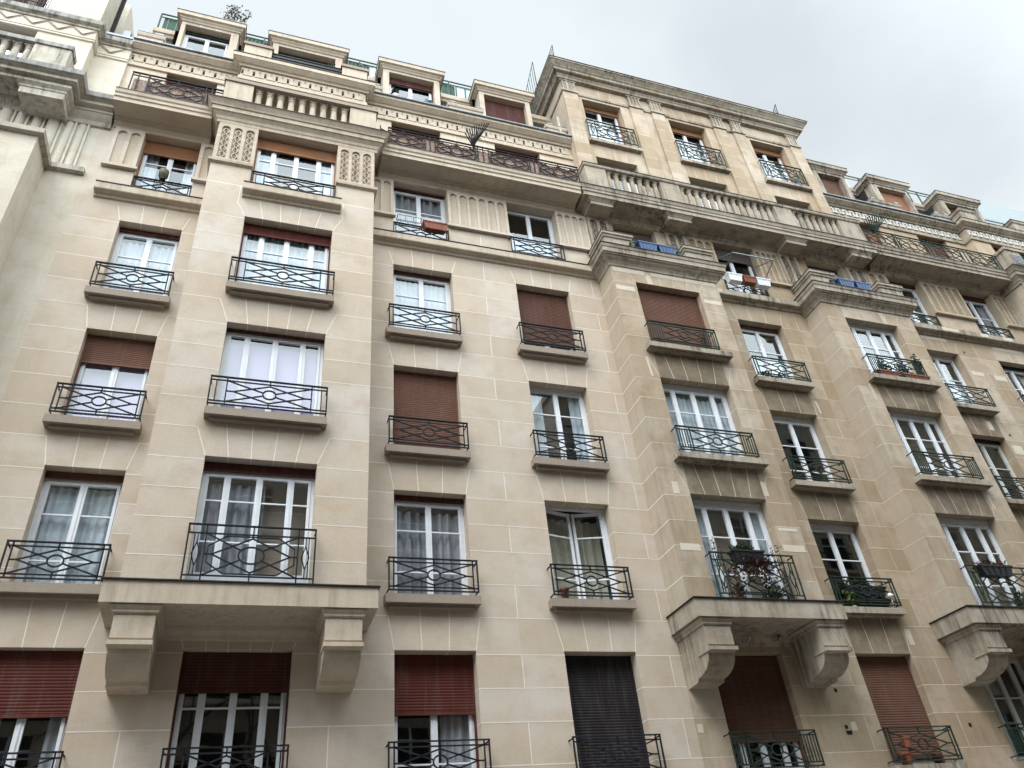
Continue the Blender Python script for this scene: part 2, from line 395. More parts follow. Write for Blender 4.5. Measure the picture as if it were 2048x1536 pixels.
def window(par, xr, z0, z1, yw, leaves=2, bars=(.28, .72), frame='frame', curt='curtain', cmode='full', sh=None, shf=0., strip='sh_dbrown', striph=.09,
           rail=None, rmat='iron', rx=None, rz=None, ry=.2, sl=None, slx=None, rev=.25, head=0., opened=0, kick=0, roomd=1.3):
    WN[0] += 1; seed = WN[0]
    x0, x1 = xr; yf = yw + rev; zt = z1 - head
    zt2 = zt - striph if strip else zt
    mb = MB(); fw = .055
    if head: mb.box(x0, x1, yf - .02, yf + .06, zt - .001, z1, frame)
    mb.box(x0, x0 + fw, yf, yf + .07, z0, zt2, frame); mb.box(x1 - fw, x1, yf, yf + .07, z0, zt2, frame)
    mb.box(x0 + fw, x1 - fw, yf, yf + .07, zt2 - fw, zt2, frame); mb.box(x0 + fw, x1 - fw, yf, yf + .07, z0, z0 + .07, frame)
    ix0, ix1 = x0 + fw, x1 - fw; W = ix1 - ix0
    if leaves == 2: ed = [0, .5, 1]
    elif leaves == 4: ed = [0, .2, .5, .8, 1]
    else: ed = [0, .33, .66, 1]
    pane = MB()
    for k in range(len(ed) - 1):
        a = ix0 + W * ed[k]; b_ = ix0 + W * ed[k + 1]; s_ = .05
        la, lb = a + (.006 if k else 0), b_ - .006
        zt_, zb_ = zt2 - fw, z0 + .07
        def leafbox(xa, xb, za, zb, da=-.012, db=.05):
            mb.box(xa, xb, yf + da, yf + db, za, zb, frame)
        if opened and leaves == 2:
            hinge = la if k == 0 else lb; ang = R(opened) * (1 if k == 0 else -1); wl = (lb - la)
            ux = cos(ang) * (1 if k == 0 else -1); uy = abs(sin(ang))
            def P(t_, z, off=0): return (hinge + ux * wl * t_, yf + .03 + uy * wl * t_ + off, z)
            for t_ in (.04, .96): mb.bar(P(t_, zb_), P(t_, zt_), .06, frame, .045)
            for z in (zb_ + .04, zt_ - .04): mb.bar(P(0, z), P(1, z), .07, frame, .045, (0, 0, 1))
            for bq in bars: mb.bar(P(0, zb_ + (zt_ - zb_) * bq), P(1, zb_ + (zt_ - zb_) * bq), .026, frame, .03, (0, 0, 1))
            pane.face([P(.05, zb_ + .05), P(.95, zb_ + .05), P(.95, zt_ - .05), P(.05, zt_ - .05)], 'glass'); continue
        leafbox(la, la + s_, zb_, zt_); leafbox(lb - s_, lb, zb_, zt_)
        leafbox(la + s_, lb - s_, zb_, zb_ + .06); leafbox(la + s_, lb - s_, zt_ - s_, zt_)
        for bq in bars: mb.box(la + s_, lb - s_, yf + .0, yf + .035, zb_ + (zt_ - zb_) * bq - .013, zb_ + (zt_ - zb_) * bq + .013, frame)
        pane.face([(la + s_, yf + .022, zb_ + .06), (lb - s_, yf + .022, zb_ + .06), (lb - s_, yf + .022, zt_ - s_), (la + s_, yf + .022, zt_ - s_)], 'glass')
        if k: mb.box(a - .012, a + .012, yf - .025, yf + .0, zb_, zt_, frame)
    if kick: mb.box(ix0, ix1, yf - .005, yf + .04, z0 + .07, z0 + .07 + kick, frame)
    w = mb.build('window', par)
    pane.build('pane', w)
    # room behind
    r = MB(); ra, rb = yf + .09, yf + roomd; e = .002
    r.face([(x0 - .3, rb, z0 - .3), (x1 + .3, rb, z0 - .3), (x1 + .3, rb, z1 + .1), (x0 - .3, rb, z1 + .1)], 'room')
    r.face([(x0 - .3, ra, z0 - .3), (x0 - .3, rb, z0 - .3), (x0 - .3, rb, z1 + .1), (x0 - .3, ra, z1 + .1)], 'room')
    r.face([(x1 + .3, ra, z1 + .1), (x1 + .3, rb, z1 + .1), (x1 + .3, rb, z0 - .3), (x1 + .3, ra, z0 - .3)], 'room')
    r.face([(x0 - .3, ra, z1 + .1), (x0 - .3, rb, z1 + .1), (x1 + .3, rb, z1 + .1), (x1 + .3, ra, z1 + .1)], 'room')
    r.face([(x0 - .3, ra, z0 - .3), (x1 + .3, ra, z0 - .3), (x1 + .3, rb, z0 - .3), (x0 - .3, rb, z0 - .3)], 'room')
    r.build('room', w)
    if curt and cmode != 'none':
        c = MB(); yc = yf + .125; zc = zt2 - .04 - .16 * ((seed * 37) % 10) / 10
        if opened: yc = yf + .42
        if cmode == 'full': wavy(c, x0 + .02, x1 - .02, yc, z0, zc, curt, seed=seed)
        if cmode == 'fold': wavy(c, x0 + .02, x1 - .02, yc, z0, zc, curt, .05, .2, seed)
        if cmode == 'sides': wavy(c, x0 + .02, x0 + .28 * (x1 - x0), yc, z0, zc, curt, seed=seed); wavy(c, x1 - .24 * (x1 - x0), x1 - .02, yc, z0, zc, curt, seed=seed)
        if cmode == 'left': wavy(c, x0 + .02, x0 + .56 * (x1 - x0), yc, z0, zc, curt, .03, .15, seed=seed)
        if cmode == 'right': wavy(c, x0 + .6 * (x1 - x0), x1 - .02, yc, z0, zc, curt, .03, .15, seed=seed)
        if cmode == 'flat': c.face([(x0, yf + .1, z0), (x1, yf + .1, z0), (x1, yf + .1, zc - .06), (x0, yf + .1, zc - .06)], curt)  # flat sheet behind the glass with a reflection painted in, not cloth
        if cmode == 'half': wavy(c, x0 + .02, x1 - .02, yc, z0, z0 + (zc - z0) * .62, curt, seed=seed)
        if c.f: c.build('curtain', w)  # the flat mode holds a painted reflection instead of a curtain
    if strip or sh:
        s_ = MB()
        if sh:
            zb = z1 - (z1 - z0) * shf; shutter(s_, x0 + .03, x1 - .03, yf - .06, z1 - .012, zb, sh)
            for xx in (x0, x1 - .03): s_.box(xx, xx + .03, yf - .075, yf - .002, z0 + .0, z1 - .003, sh if strip != 'sh_grey' else frame)
        else:
            s_.box(x0, x1, yf - .05, yf + .07, zt2 + .001, zt - .003, strip)
            s_.box(x0, x1, yf - .06, yf - .05, zt2 - .02, zt2 + .03, strip)
        s_.build('roller_shutter', w)
    if rail:
        q = MB(); rx = rx or (x0 - .13, x1 + .06); rz = rz or (z0 + .05, z0 + .67)
        rail_low(q, rx[0], rx[1], rz[0], rz[1], yw - ry, rmat, rail, yw); q.build('window_railing', w)
    if sl:
        q = MB(); slx = slx or (x0 - .19, x1 + .1); old = sl == 'oldt'
        sill(q, slx[0], slx[1], z0 + .0, yw, sl, old=old, out=.22 if old else .2); q.build('window_sill', w)
    return w

# ------------------------------------------------------------ ornaments
def fluted(mb, x0, x1, z0, z1, y, n, mat, jm=None, carved=False, d=.05, ledge=True):
    """panel standing proud of the wall with n round-headed flutes"""
    yf = y - d; top = z1 - .1; bot = z0 + .07
    pw = (x1 - x0); fw = min(.215, pw / (n + .4) * .74); gap = (pw - n * fw) / (n + 1)
    mb.box(x0, x1, yf, y + .0, top + .0, z1, mat); mb.box(x0, x1, yf, y, z0, bot, mat)
    x = x0
    for k in range(n + 1):
        mb.box(x, x + gap, yf, y, bot, top, mat)
        if jm and k <= n:
            zz = z0 + (z1 - z0) * .62; mb.face([(x, yf - .002, zz - .008), (x + gap, yf - .002, zz - .008), (x + gap, yf - .002, zz + .008), (x, yf - .002, zz + .008)], jm)
        x += gap
        if k < n:
            r = fw / 2; cz = top - r; cx = x + r; m_ = 8
            arc = [(cx - r * cos(pi * i / m_), cz + r * sin(pi * i / m_)) for i in range(m_ + 1)]
            for i in range(m_):
                a, b_ = arc[i], arc[i + 1]
                mb.face([(a[0], yf, a[1]), (b_[0], yf, b_[1]), (b_[0], yf, top), (a[0], yf, top)], mat)
                mb.face([(a[0], yf, a[1]), (a[0], y, a[1]), (b_[0], y, b_[1]), (b_[0], yf, b_[1])], mat)
            # concave back of the flute
            seg = 6
            for i in range(seg):
                xa = x + fw * i / seg; xb = x + fw * (i + 1) / seg
                ya = y - d * .35 * (1 - sin(pi * i / seg)); yb = y - d * .35 * (1 - sin(pi * (i + 1) / seg))
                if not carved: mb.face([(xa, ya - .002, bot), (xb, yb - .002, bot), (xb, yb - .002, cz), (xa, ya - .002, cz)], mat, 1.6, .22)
            if carved:
                loops = 5; hh = cz - bot; yy = y - .018
                for sgn in (-1, 1):
                    P = [(cx + sgn * fw * .30 * sin(pi * loops * i / 30), yy, bot + .03 + hh * i / 30) for i in range(31)]
                    for i in range(30): mb.bar(P[i], P[i + 1], .022, mat, .03)
                for i in range(loops):
                    c = (cx, yy - .006, bot + .03 + hh * (i + .5) / loops); mb.box(c[0] - .018, c[0] + .018, yy - .016, y, c[2] - .018, c[2] + .018, mat)
                    for sx in (-1, 1):
                        zc = bot + .05 + hh * i / loops
                        mb.box(cx + sx * fw * .38 - .008, cx + sx * fw * .38 + .008, y - .004, y - .001, zc - .02, zc + .02, 'sill')
                    mb.box(c[0] - .009, c[0] + .009, yy - .019, yy - .015, c[2] - .01, c[2] + .01, 'hole')
            x += fw
    if ledge: mb.box(x0 - .05, x1 + .05, yf - .05, y, z0 - .07, z0, mat)
def dentils(mb, x0, x1, z0, z1, y, mat, rev=False, per=.303, mat2=None):
    """meander-like key frieze carved in a band"""
    n = max(1, round((x1 - x0) / per)); p = (x1 - x0) / n; h = z1 - z0
    for k in range(n):
        a = x0 + k * p
        if not rev:
            mb.box(a + .03, a + p - .03, y - .035, y, z0 + .03, z1 - .05, mat)
            mb.box(a + p * .5 - .026, a + p * .5 + .026, y - .037, y - .034, z1 - .19, z1 - .065, 'sill')  # taupe tile painting the shade of a shallow slot
            mb.box(a - .028, a + .028, y - .004, y - .001, z1 - .28, z1 - .16, 'hole')  # black tile painting the shade of a deep slot
            mb.box(a - .028, a + .028, y - .035, y, z1 - .13, z1 - .05, mat)
        else:
            w = .055; yy = y - .045
            mb.box(a, a + w, yy, y, z0 + .06, z1 - .06, mat2); mb.box(a + w, a + p * .5, yy, y, z1 - .06 - w * 1.3, z1 - .06, mat2)
            mb.box(a + p * .5, a + p * .5 + w, yy, y, z0 + .06, z1 - .06, mat2); mb.box(a + p * .5 + w, a + p, yy, y, z0 + .06, z0 + .06 + w * 1.3, mat2)
            mb.box(a + w + .02, a + p * .5 - .02, y - .004, y - .001, z0 + .08, z1 - .16, 'sill')  # flat taupe tile painted in for the dark recess of the key
def console(par, x0, x1, yw, zt, mat, full=True):
    """scrolled bracket under the balcony slab"""
    mb = MB()
    if full:
        prof = [(0, zt), (-.98, zt), (-.98, zt - .35), (-.955, zt - .37), (-1.0, zt - .39), (-1.0, zt - .46), (-.90, zt - .48)]
        for k in range(1, 9):
            a = pi / 2 * k / 8; prof.append((-.90 + .48 * (1 - cos(a)), zt - .48 - .31 * sin(a)))
        prof += [(-.40, zt - .80), (-.37, zt - .85), (0, zt - .87)]
        q = [(yw + a, b_) for a, b_ in prof]
        n = len(q)
        for i in range(n - 1): mb.face([(x0, q[i][0], q[i][1]), (x1, q[i][0], q[i][1]), (x1, q[i + 1][0], q[i + 1][1]), (x0, q[i + 1][0], q[i + 1][1])], mat)
        mb.face([(x0, a, b_) for a, b_ in q], mat); mb.face([(x1, a, b_) for a, b_ in reversed(q)], mat)
        mb.box(x0 - .02, x1 + .02, yw - 1.035, yw - .6, zt - .46, zt - .395, mat)
        mb.sweep([(x0, yw), (x0, yw - .98), (x1, yw - .98), (x1, yw)], [(0, zt), (.02, zt), (.035, zt + .02), (.03, zt + .05), (.07, zt + .1), (.07, zt + .12), (0, zt + .12)], mat)
    else:
        mb.box(x0, x1, yw - .56, yw, zt, zt + .12, mat)
        mb.sweep([(x0, yw), (x0, yw - .56), (x1, yw - .56), (x1, yw)], [(0, zt + .12), (.015, zt + .12), (.02, zt + .14), (.07, zt + .2), (.08, zt + .22), (0, zt + .222)], mat)
    return mb.build('console', par)
def balusters(par, x0, x1, n, y, z0, z1, mat, first):
    out = []
    if first[0] is None:
        mb = MB(); h = z1 - z0
        pr_ = [(.0, 0), (.088, 0), (.088, .04), (.076, .06), (.079, .2), (.08, .4), (.076, .6), (.07, .74), (.068, .8), (.08, .81), (.08, .84), (.07, .85), (.075, .89), (.092, .92), (.092, .95), (0, .95)]
        mb.lathe(0, 0, [(r_, t_ * h) for r_, t_ in pr_], mat); mb.box(-.095, .095, -.095, .095, h - .045, h, mat)
        me_o = mb.build('baluster', None); me = me_o.data; bpy.data.objects.remove(me_o); first[0] = me
    off = parent_off(par)
    for k in range(n):
        x = x0 + (x1 - x0) * (k + .5) / n
        o_ = bpy.data.objects.new('baluster', first[0]); COL.objects.link(o_); o_.parent = par; o_.location = (x - off[0], y - off[1], z0 - off[2])
def dormer(par, x0, x1, ops, mat, jm, zb=21.85, zt=24.5, y=.6, ycap=.44, yback=1.32, winargs={}):
    mb = MB()
    a, b_ = x0 + .06, x1 - .06
    wall(mb, a, b_, zb, zt - .3, y, [ops], mat, jm, rows=False, thick=.26)
    mb.face([(a, y, zb), (a, yback + .1, zb), (a, yback + .1, zt), (a, y, zt)], mat); mb.face([(b_, y, zt), (b_, yback + .1, zt), (b_, yback + .1, zb), (b_, y, zb)], mat)
    mb.sweep([(a, yback + .1), (a, y), (b_, y), (b_, yback + .1)], [(0, zt - .33), (.03, zt - .32), (.05, zt - .27), (.09, zt - .23), (.1, zt - .2), (.16, zt - .17), (.16, zt - .02), (.16, zt), (0, zt)], mat)
    mb.box(x0 - .12, x1 + .12, ycap - .02, yback + .1, zt, zt + .025, 'zinc')
    xa, xb, za, zz = ops[:4]; w = .008
    for k in (-1, 1):
        xe = xa if k < 0 else xb
        line(mb, (xe, y - .002, zz), (xe + k * .1, y - .002, zt - .34), w, jm)
    for f_ in (.33, .66): line(mb, (xa + (xb - xa) * f_, y - .002, zz), (xa + (xb - xa) * (f_ + (f_ - .5) * .1), y - .002, zt - .34), w, jm)
    return mb.build('dormer', par)

# ============================================================ BUILDING A (cleaned)
bA = empty('apartment_building', (2, 3, 0), 'cleaned pale beige apartment building with white joints and black railings, left of the stained one', 'building')
VA = (-.0,)
mb = MB()
opsA = []
for k in (0, 1, 2, 3, 4):
    for c in (C1, C3, C4): opsA.append((c[0], c[1], sillz(k), H[k], True))
for k in (0, 1): opsA.append((B1X[0], B1X[1], sillz(k), H[k], True))
# z split: wall below F5 string and above
wall(mb, -4.36, 8.0, 0, 15.6, 0, opsA, 'clean', 'joint', vert=(-1.45, 1.5, 4.81, 7.77), voff=0)
ops5 = [(c[0], c[1], 15.88, H[5], False) for c in (C1, C3, C4)]
wall(mb, -4.36, 8.0, 15.6, 18.3, 0, ops5, 'clean', 'joint', rows=False)
for z in (16.2,):
    for a, b_ in ((-4.36, C1[0]), (C1[1], -1.78), (1.93, C3[0]), (C3[1], C4[0]), (C4[1], 8.0)):
        mb.face([(4.81 - .009, -.002, 15.88), (4.81 + .009, -.002, 15.88), (4.81 + .009, -.002, 16.5), (4.81 - .009, -.002, 16.5)], 'joint'); break
mb.build('facade_wall', bA)
# projecting bay 1
mb = MB(); bx0, bx1 = -1.78, 1.93
opsb = [(B1[0], B1[1], sillz(k), H[k], True) for k in (3, 4)] + [(B1[0], B1[1], 6.47, H[2], True)]
wall(mb, bx0, bx1, 6.45, 15.6, BAY, opsb, 'clean', 'joint', vert=())
wall(mb, bx0, bx1, 15.6, 18.3, BAY, [(B1[0], B1[1], 15.88, H[5], False)], 'clean', 'joint', rows=False)
for a, b_ in ((bx0, B1[0] - .15), (B1[1] + .15, bx1)): mb.face([(a, BAY - .002, 15.93), (b_, BAY - .002, 15.93), (b_, BAY - .002, 15.95), (a, BAY - .002, 15.95)], 'joint')
for x in (-1.06, 1.22): mb.face([(x - .009, BAY - .002, 15.4), (x + .009, BAY - .002, 15.4), (x + .009, BAY - .002, 15.93), (x - .009, BAY - .002, 15.93)], 'joint')
sidewall(mb, bx0, BAY, 0, 6.45, 18.3, 'clean', 'joint', -1); sidewall(mb, bx1, BAY, 0, 6.45, 18.3, 'clean', 'joint', 1)
mb.build('projecting_bay', bA)
# carved panels of F5
for a, b_, pt in ((bx0 + .02, B1[0], [(bx0, 0), (bx0, BAY), (B1[0], BAY)]), (B1[1], bx1 - .02, [(B1[1], BAY), (bx1, BAY), (bx1, 0)])):
    mb = MB(); fluted(mb, a, b_, 16.68, 18.02, BAY, 3, 'trimc', 'joint', carved=True, ledge=False)
    mb.sweep(pt, [(0, 16.56), (.07, 16.6), (.08, 16.67), (0, 16.69)], 'trimc'); mb.build('carved_panel', bA)
for a, b_, n in ((C3[1], C4[0], 6), (C4[1], 8.0, 4), (1.95, C3[0], 2), (-4.05, C1[0], 2), (C1[1], -1.79, 1)):
    mb = MB(); fluted(mb, a, b_, 16.68, 18.03, 0, n, 'clean', 'joint'); mb.build('fluted_panel', bA)
# string courses
SC = [(0, 15.56), (.05, 15.58), (.07, 15.64), (.185, 15.67), (.2, 15.69), (.2, 15.87), (0, 15.88)]
def string(par, path, mat, flash=True):
    mb = MB(); mb.sweep(path, SC, mat)
    if mat == 'oldt':
        for (a, b_, c, d, z0, z1, y) in PT:
            if y == -.2 and path[0][0] < a < path[-1][0]: mb.face([(a, y - .004, z0), (b_, y - .004, z0), (b_, y - .004, z1), (a, y - .004, z1)], 'patch')
    if flash: mb.sweep(path, [(0, 15.88), (.215, 15.88), (.215, 15.9), (0, 15.9)], 'flash')
    return mb.build('string_course', par)
string(bA, [(bx1, 0), (8.0, 0)], 'trimc'); string(bA, [(-4.04, 0), (bx0, 0)], 'trimc'); string(bA, [(-1.0, BAY), (1.16, BAY)], 'trimc')
# balcony slab of the sixth storey
def slab(par, x0, x1, mat, y=-.64, wallx=None, capL=False):
    mb = MB()
    mb.sweep([(x0, y), (x1, y)], [(-.03, 18.238), (0, 18.238), (0, 18.36), (.03, 18.38), (.03, 18.47), (.06, 18.5), (.075, 18.58), (.08, 18.6), (0, 18.6)], mat)
    mb.box(x0 + .003, x1 - .003, y + .01, .22, 18.243, 18.59, mat); mb.box(x0, x1, y - .09, y + .2, 18.602, 18.622, 'flash')
    mb.sweep([(x0, 0), (x1, 0)], [(0, 18.02), (.03, 18.03), (.05, 18.08), (.12, 18.14), (.12, 18.18), (.16, 18.2), (.2, 18.238)], mat)
    return mb.build('balcony_slab', par)
slab(bA, -4.12, bx0 - .2, 'trimc'); slab(bA, bx1 + .2, 7.68, 'trimc')
BC = [(0, 18.03), (.05, 18.03), (.06, 18.12), (.08, 18.14), (.10, 18.22), (.17, 18.3), (.2, 18.31), (.2, 18.44), (.23, 18.45), (.25, 18.5), (.3, 18.57), (.33, 18.6), (0, 18.6)]
mb = MB(); pth = [(bx0, 0), (bx0, BAY), (bx1, BAY), (bx1, 0)]
mb.sweep(pth, BC, 'trimc'); mb.sweep(pth, [(0, 18.602), (.345, 18.602), (.345, 18.622), (0, 18.622)], 'flash'); mb.box(bx0, bx1, BAY, .2, 18.5, 18.6, 'trimc')
mb.build('bay_cornice', bA)
# balustrade over the bay
def pedestal(mb, x0, x1, y0, y1, z0, z1, mat, cap=True):
    mb.box(x0, x1, y0, y1, z0, z1, mat)
BAL = [None]
mb = MB()
for a, b_ in ((-1.80, -1.14), (1.25, 1.92)): mb.box(a, b_, -.9, -.45, 18.62, 19.53, 'trimc')
mb.box(-1.84, 1.97, -.94, -.42, 19.531, 19.65, 'sill'); mb.box(-1.14, 1.25, -.86, -.6, 18.62, 18.68, 'trimc')
for a in (-1.80, 1.72): mb.box(a, a + .2, -.45, -.06, 18.62, 19.53, 'trimc'); mb.box(a - .04, a + .24, -.42, -.06, 19.531, 19.65, 'sill')
bl = mb.build('balustrade', bA); balusters(bl, -1.14, 1.25, 9, -.74, 18.68, 19.53, 'trimc', BAL)
# long iron railings with hexagon, cross and ring
def long_rail(par, centres, half, y, z0, z1, mat, x0, x1, posts):
    mb = MB(); t = .024
    mb.box(x0, x1, y - .022, y + .022, z1 - .02, z1, mat); mb.bar((x0, y, z1 - .12), (x1, y, z1 - .12), t, mat); mb.bar((x0, y, z0 + .08), (x1, y, z0 + .08), t, mat)
    for p_ in posts:
        mb.bar((p_, y, z0), (p_, y, z1), .026, mat)
    zb, zt = z0 + .08, z1 - .12; cz = (zb + zt) / 2; hh = (zt - zb) / 2
    for c in centres:
        hw = half; rx, rz = .17, hh * .45
        mb.ring((c, y, cz), rx, rz, .024, mat)
        for sx in (-1, 1):
            mb.bar((c + sx * hw, y, z0), (c + sx * hw, y, z1), .024, mat); mb.bar((c + sx * (hw - .06), y, cz - hh * .45), (c + sx * (hw - .06), y, cz + hh * .45), t, mat)
            for sz in (-1, 1):
                d = Vector((sx * hw, 0, sz * hh)); k = 1 / math.sqrt((d.x / rx) ** 2 + (d.z / rz) ** 2)
                mb.bar((c + d.x * k, y, cz + d.z * k), (c + d.x, y, cz + d.z), t, mat)
                mb.bar((c + sx * hw * .78, y, cz), (c, y, cz + sz * hh * .85), t, mat)
                mb.bar((c + sx * (hw - .06), y, cz + sz * hh * .45), (c + sx * hw * .55, y, cz + sz * hh), t, mat)
            mb.bar((c + sx * hw * .78, y, cz), (c + sx * hw, y, cz), t, mat)
        mb.bar((c, y, cz + hh * .85), (c, y, z1), t, mat); mb.bar((c, y, cz - hh * .85), (c, y, z0 + .02), t, mat)
    return mb.build('balcony_railing', par)
ry = -.62
rl = long_rail(bA, (2.68, 4.15, 5.66, 7.13), .60, ry, 18.63, 19.42, 'ironb', 2.28, 7.75, (2.3, 3.41, 4.9, 6.39, 7.73))
long_rail(bA, (-2.88,), .64, ry, 18.63, 19.48, 'iron', -3.92, -1.82, (-3.9, -3.76, -3.54, -2.1, -1.84))
for (a, b_) in ((2.32, 7.7), (-3.86, -2.2)):   # reed screen tied behind the iron railing
    mb = MB()
    n = int((b_ - a) / .035)
    for i in range(n):
        x = a + (b_ - a) * i / n; hh = 18.66 + .0; mb.box(x, x + .026 + .006 * random.random(), ry + .035, ry + .05 + .01 * random.random(), hh, 19.3 - .04 * random.random(), 'reed')
    mb.build('reed_screen', bA)
def spikes(par, x, y, z, mat, n=11, lean=.35):
    mb = MB()
    for k in range(n):
        a = R(-38 + 84 * k / (n - 1)); L = .6
        mb.bar((x, y - .02 * k + .1, z), (x + sin(a) * L * .7, y - .05 * k, z + cos(a) * L), .024, mat)
    for rr in (.25, .42):
        P = [(x + sin(R(-38 + 100 * k / 7)) * rr * .7, y - .03 * k + .05, z + cos(R(-38 + 100 * k / 7)) * rr) for k in range(8)]
        for a, b_ in zip(P, P[1:]): mb.bar(a, b_, .014, mat)
    mb.bar((x, y, z - .6), (x, y, z + .05), .025, mat)
    return mb.build('spike_guard', par)
spikes(bA, 4.68, ry - .02, 19.42, 'iron')
# sixth storey wall, frieze, terrace edge
mb = MB(); Y6 = .24
o6 = [(c[0], c[1], 18.62, H[6], False) for c in (C1, C3, C4)]
wall(mb, -4.36, 8.2, 18.3, 21.85, Y6, o6, 'clean', 'joint', rows=False)
fx0, fx1 = -1.62, 1.74; YB6 = -.06
wall(mb, fx0, fx1, 18.6, 21.85, YB6, [(-.86, 1.0, 18.62, H[6], False)], 'clean', 'joint', rows=False)
for x in (fx0, fx1): mb.face([(x, YB6, 18.6), (x, Y6, 18.6), (x, Y6, 21.85), (x, YB6, 21.85)], 'clean')
for x in (4.9, 4.4, 5.3): line(mb, (x, Y6 - .002, 20.4), (x + .02, Y6 - .002, 21.0), .008, 'joint')
mb.build('upper_wall', bA)
TE = [(-.0, 20.94), (.05, 20.95), (.05, 21.05), (.035, 21.07), (.035, 21.12), (.02, 21.13)]
TT = [(.02, 21.52), (.06, 21.53), (.07, 21.57), (.1, 21.6), (.12, 21.6), (.19, 21.66), (.22, 21.69), (.24, 21.7), (.24, 21.84), (0, 21.85)]
p6 = [(-4.36, Y6), (fx0, Y6), (fx0, YB6), (fx1, YB6), (fx1, Y6), (8.18, Y6)]
mb = MB(); mb.sweep(p6, TE, 'trimc'); mb.sweep(p6, TT, 'trimc'); mb.sweep(p6, [(0, 21.852), (.255, 21.852), (.255, 21.872), (0, 21.872)], 'flash')
dentils(mb, -4.3, fx0 - .06, 21.13, 21.52, Y6, 'trimc'); dentils(mb, fx1 + .06, 8.1, 21.13, 21.52, Y6, 'trimc'); dentils(mb, fx0 + .04, fx1 - .04, 21.13, 21.52, YB6, 'trimc')
mb.box(-4.36, 8.18, YB6, 1.2, 21.80, 21.845, 'zinc')
mb.build('key_frieze_cornice', bA)
# mansard wall, parapets, dormers
def attic(par, x0, x1, mat, gaps, flip=False):
    mb = MB(); yb = 1.30
    mb.face([(x0, yb, 21.85), (x1, yb, 21.85), (x1, yb, 24.2), (x0, yb, 24.2)], 'slate')
    mb.sweep([(x0, yb), (x1, yb)], [(0, 24.15), (.05, 24.17), (.08, 24.27), (.12, 24.3), (.12, 24.5), (0, 24.5)], mat)
    mb.box(x0, x1, yb - .01, 6, 24.44, 24.502, 'zinc')
    for a, b_ in gaps:
        mb.box(a, b_, .16, .95, 21.87, 22.38, mat); mb.sweep([(a, .95), (a, .16), (b_, .16), (b_, .95)], [(0, 22.26), (.03, 22.28), (.05, 22.36), (.05, 22.4), (0, 22.4)], mat)
        mb.box(a + .06, b_ - .06, .155, .16, 21.98, 22.16, mat)
        for e in (a + .02, b_ - .22): mb.box(e, e + .2, .13, .4, 22.401, 22.53, 'zinc')
        mb.box(a - .03, b_ + .03, .105, .98, 22.401, 22.42, 'flash')
    return mb.build('attic_storey', par)
attic(bA, -4.36, 8.18, 'trimc', ((-4.33, -3.72), (-1.75, -1.2), (1.3, 2.2), (4.28, 5.34), (7.45, 8.1)))
mb = MB()
for a, b_ in ((-1.62, -.9), (1.03, 1.74)):
    mb.box(a, b_, -.26, .3, 21.875, 22.34, 'trimc'); mb.box(a - .04, b_ + .04, -.3, .34, 22.34, 22.45, 'sill')
for z in (22.0, 22.15, 22.3): mb.bar((-.9, -.2, z), (1.03, -.2, z), .02, 'flash', .02)
mb.box(-.9, 1.03, -.19, -.17, 21.875, 22.35, 'flash')
mb.build('terrace_parapet', bA)
for x0, x1, c in ((-3.68, -1.79, C1), (-1.13, 1.25, (-.80, .88)), (2.19, 4.31, C3), (5.31, 7.39, C4)):
    dormer(bA, x0 + .1, x1 - .1, (c[0], c[1], 22.1, 24.06), 'trimc', 'joint')
def roofrail(par, x0, x1, y, mat, net=(), frost=()):
    mb = MB(); z0, z1 = 24.5, 25.5
    mb.bar((x0, y, z1), (x1, y, z1), .035, mat); mb.bar((x0, y, z0 + .08), (x1, y, z0 + .08), .03, mat); mb.bar((x0, y, z1 - .17), (x1, y, z1 - .17), .025, mat)
    x = x0
    while x <= x1: mb.bar((x, y, z0), (x, y, z1), .04, mat); x += 1.0
    for a, b_ in net:
        n = int((b_ - a) / .12)
        for i in range(n): mb.box(a + i * .12, a + i * .12 + .112, y + .03 + .01 * (i % 2), y + .045 + .01 * (i % 2), z0 + .08, z1 - .12 - .05 * ((i * 7) % 3) / 3, 'net')
    for a, b_ in frost:
        x = a
        while x < b_ - .05: mb.box(x + .02, x + .3, y + .02, y + .03, z0 + .1, z1 - .18, 'frost'); mb.bar((x, y, z0), (x, y, z1 - .17), .03, 'flash'); x += .32
    return mb.build('roof_railing', par)
roofrail(bA, -4.3, 8.0, 1.32, 'net', net=((-1.9, -1.1), (4.2, 4.95), (7.3, 7.6), (1.1, 2.2), (-4.2, -3.0)), frost=((4.95, 5.6), (2.0, 2.4)))
# windows of building A
WZ = dict(rail='s', sl='sill')
window(bA, C1, sillz(1), H[1], 0, bars=(), frame='frame', cmode='sides', curt='curtg', sh='sh_red', shf=.42, rev=.2, **WZ)
window(bA, C1, sillz(2), H[2], 0, bars=(.25, .68), curt='curtain', strip='sh_dbrown', striph=.12, **WZ)
window(bA, C1, sillz(3), H[3], 0, bars=(), curt='reflp', cmode='flat', sh='sh_brown', shf=.30, **WZ)
window(bA, C1, sillz(4), H[4], 0, bars=(.2, .66), curt='curtain', strip='sh_mar', striph=.1, **WZ)
window(bA, C1, 15.9, H[5], 0, bars=(.68,), curt='curtain', cmode='sides', sh='sh_tan', shf=.2, rail='low', rx=(C1[0] + .02, C1[1] - .02), rz=(15.92, 16.5), ry=-.03)
window(bA, C3, sillz(1), H[1], 0, bars=(.18,), cmode='right', curt='curtg', sh='sh_red', shf=.44, rev=.3, **WZ)
window(bA, C3, sillz(2), H[2], 0, bars=(.27, .70), curt='curtg', cmode='fold', strip='sh_mar', striph=.1, **WZ)
window(bA, C3, sillz(3), H[3], 0, sh='sh_brown', shf=.97, **WZ)
window(bA, C3, sillz(4), H[4], 0, bars=(.25, .68), strip='sh_mar', striph=.07, **WZ)
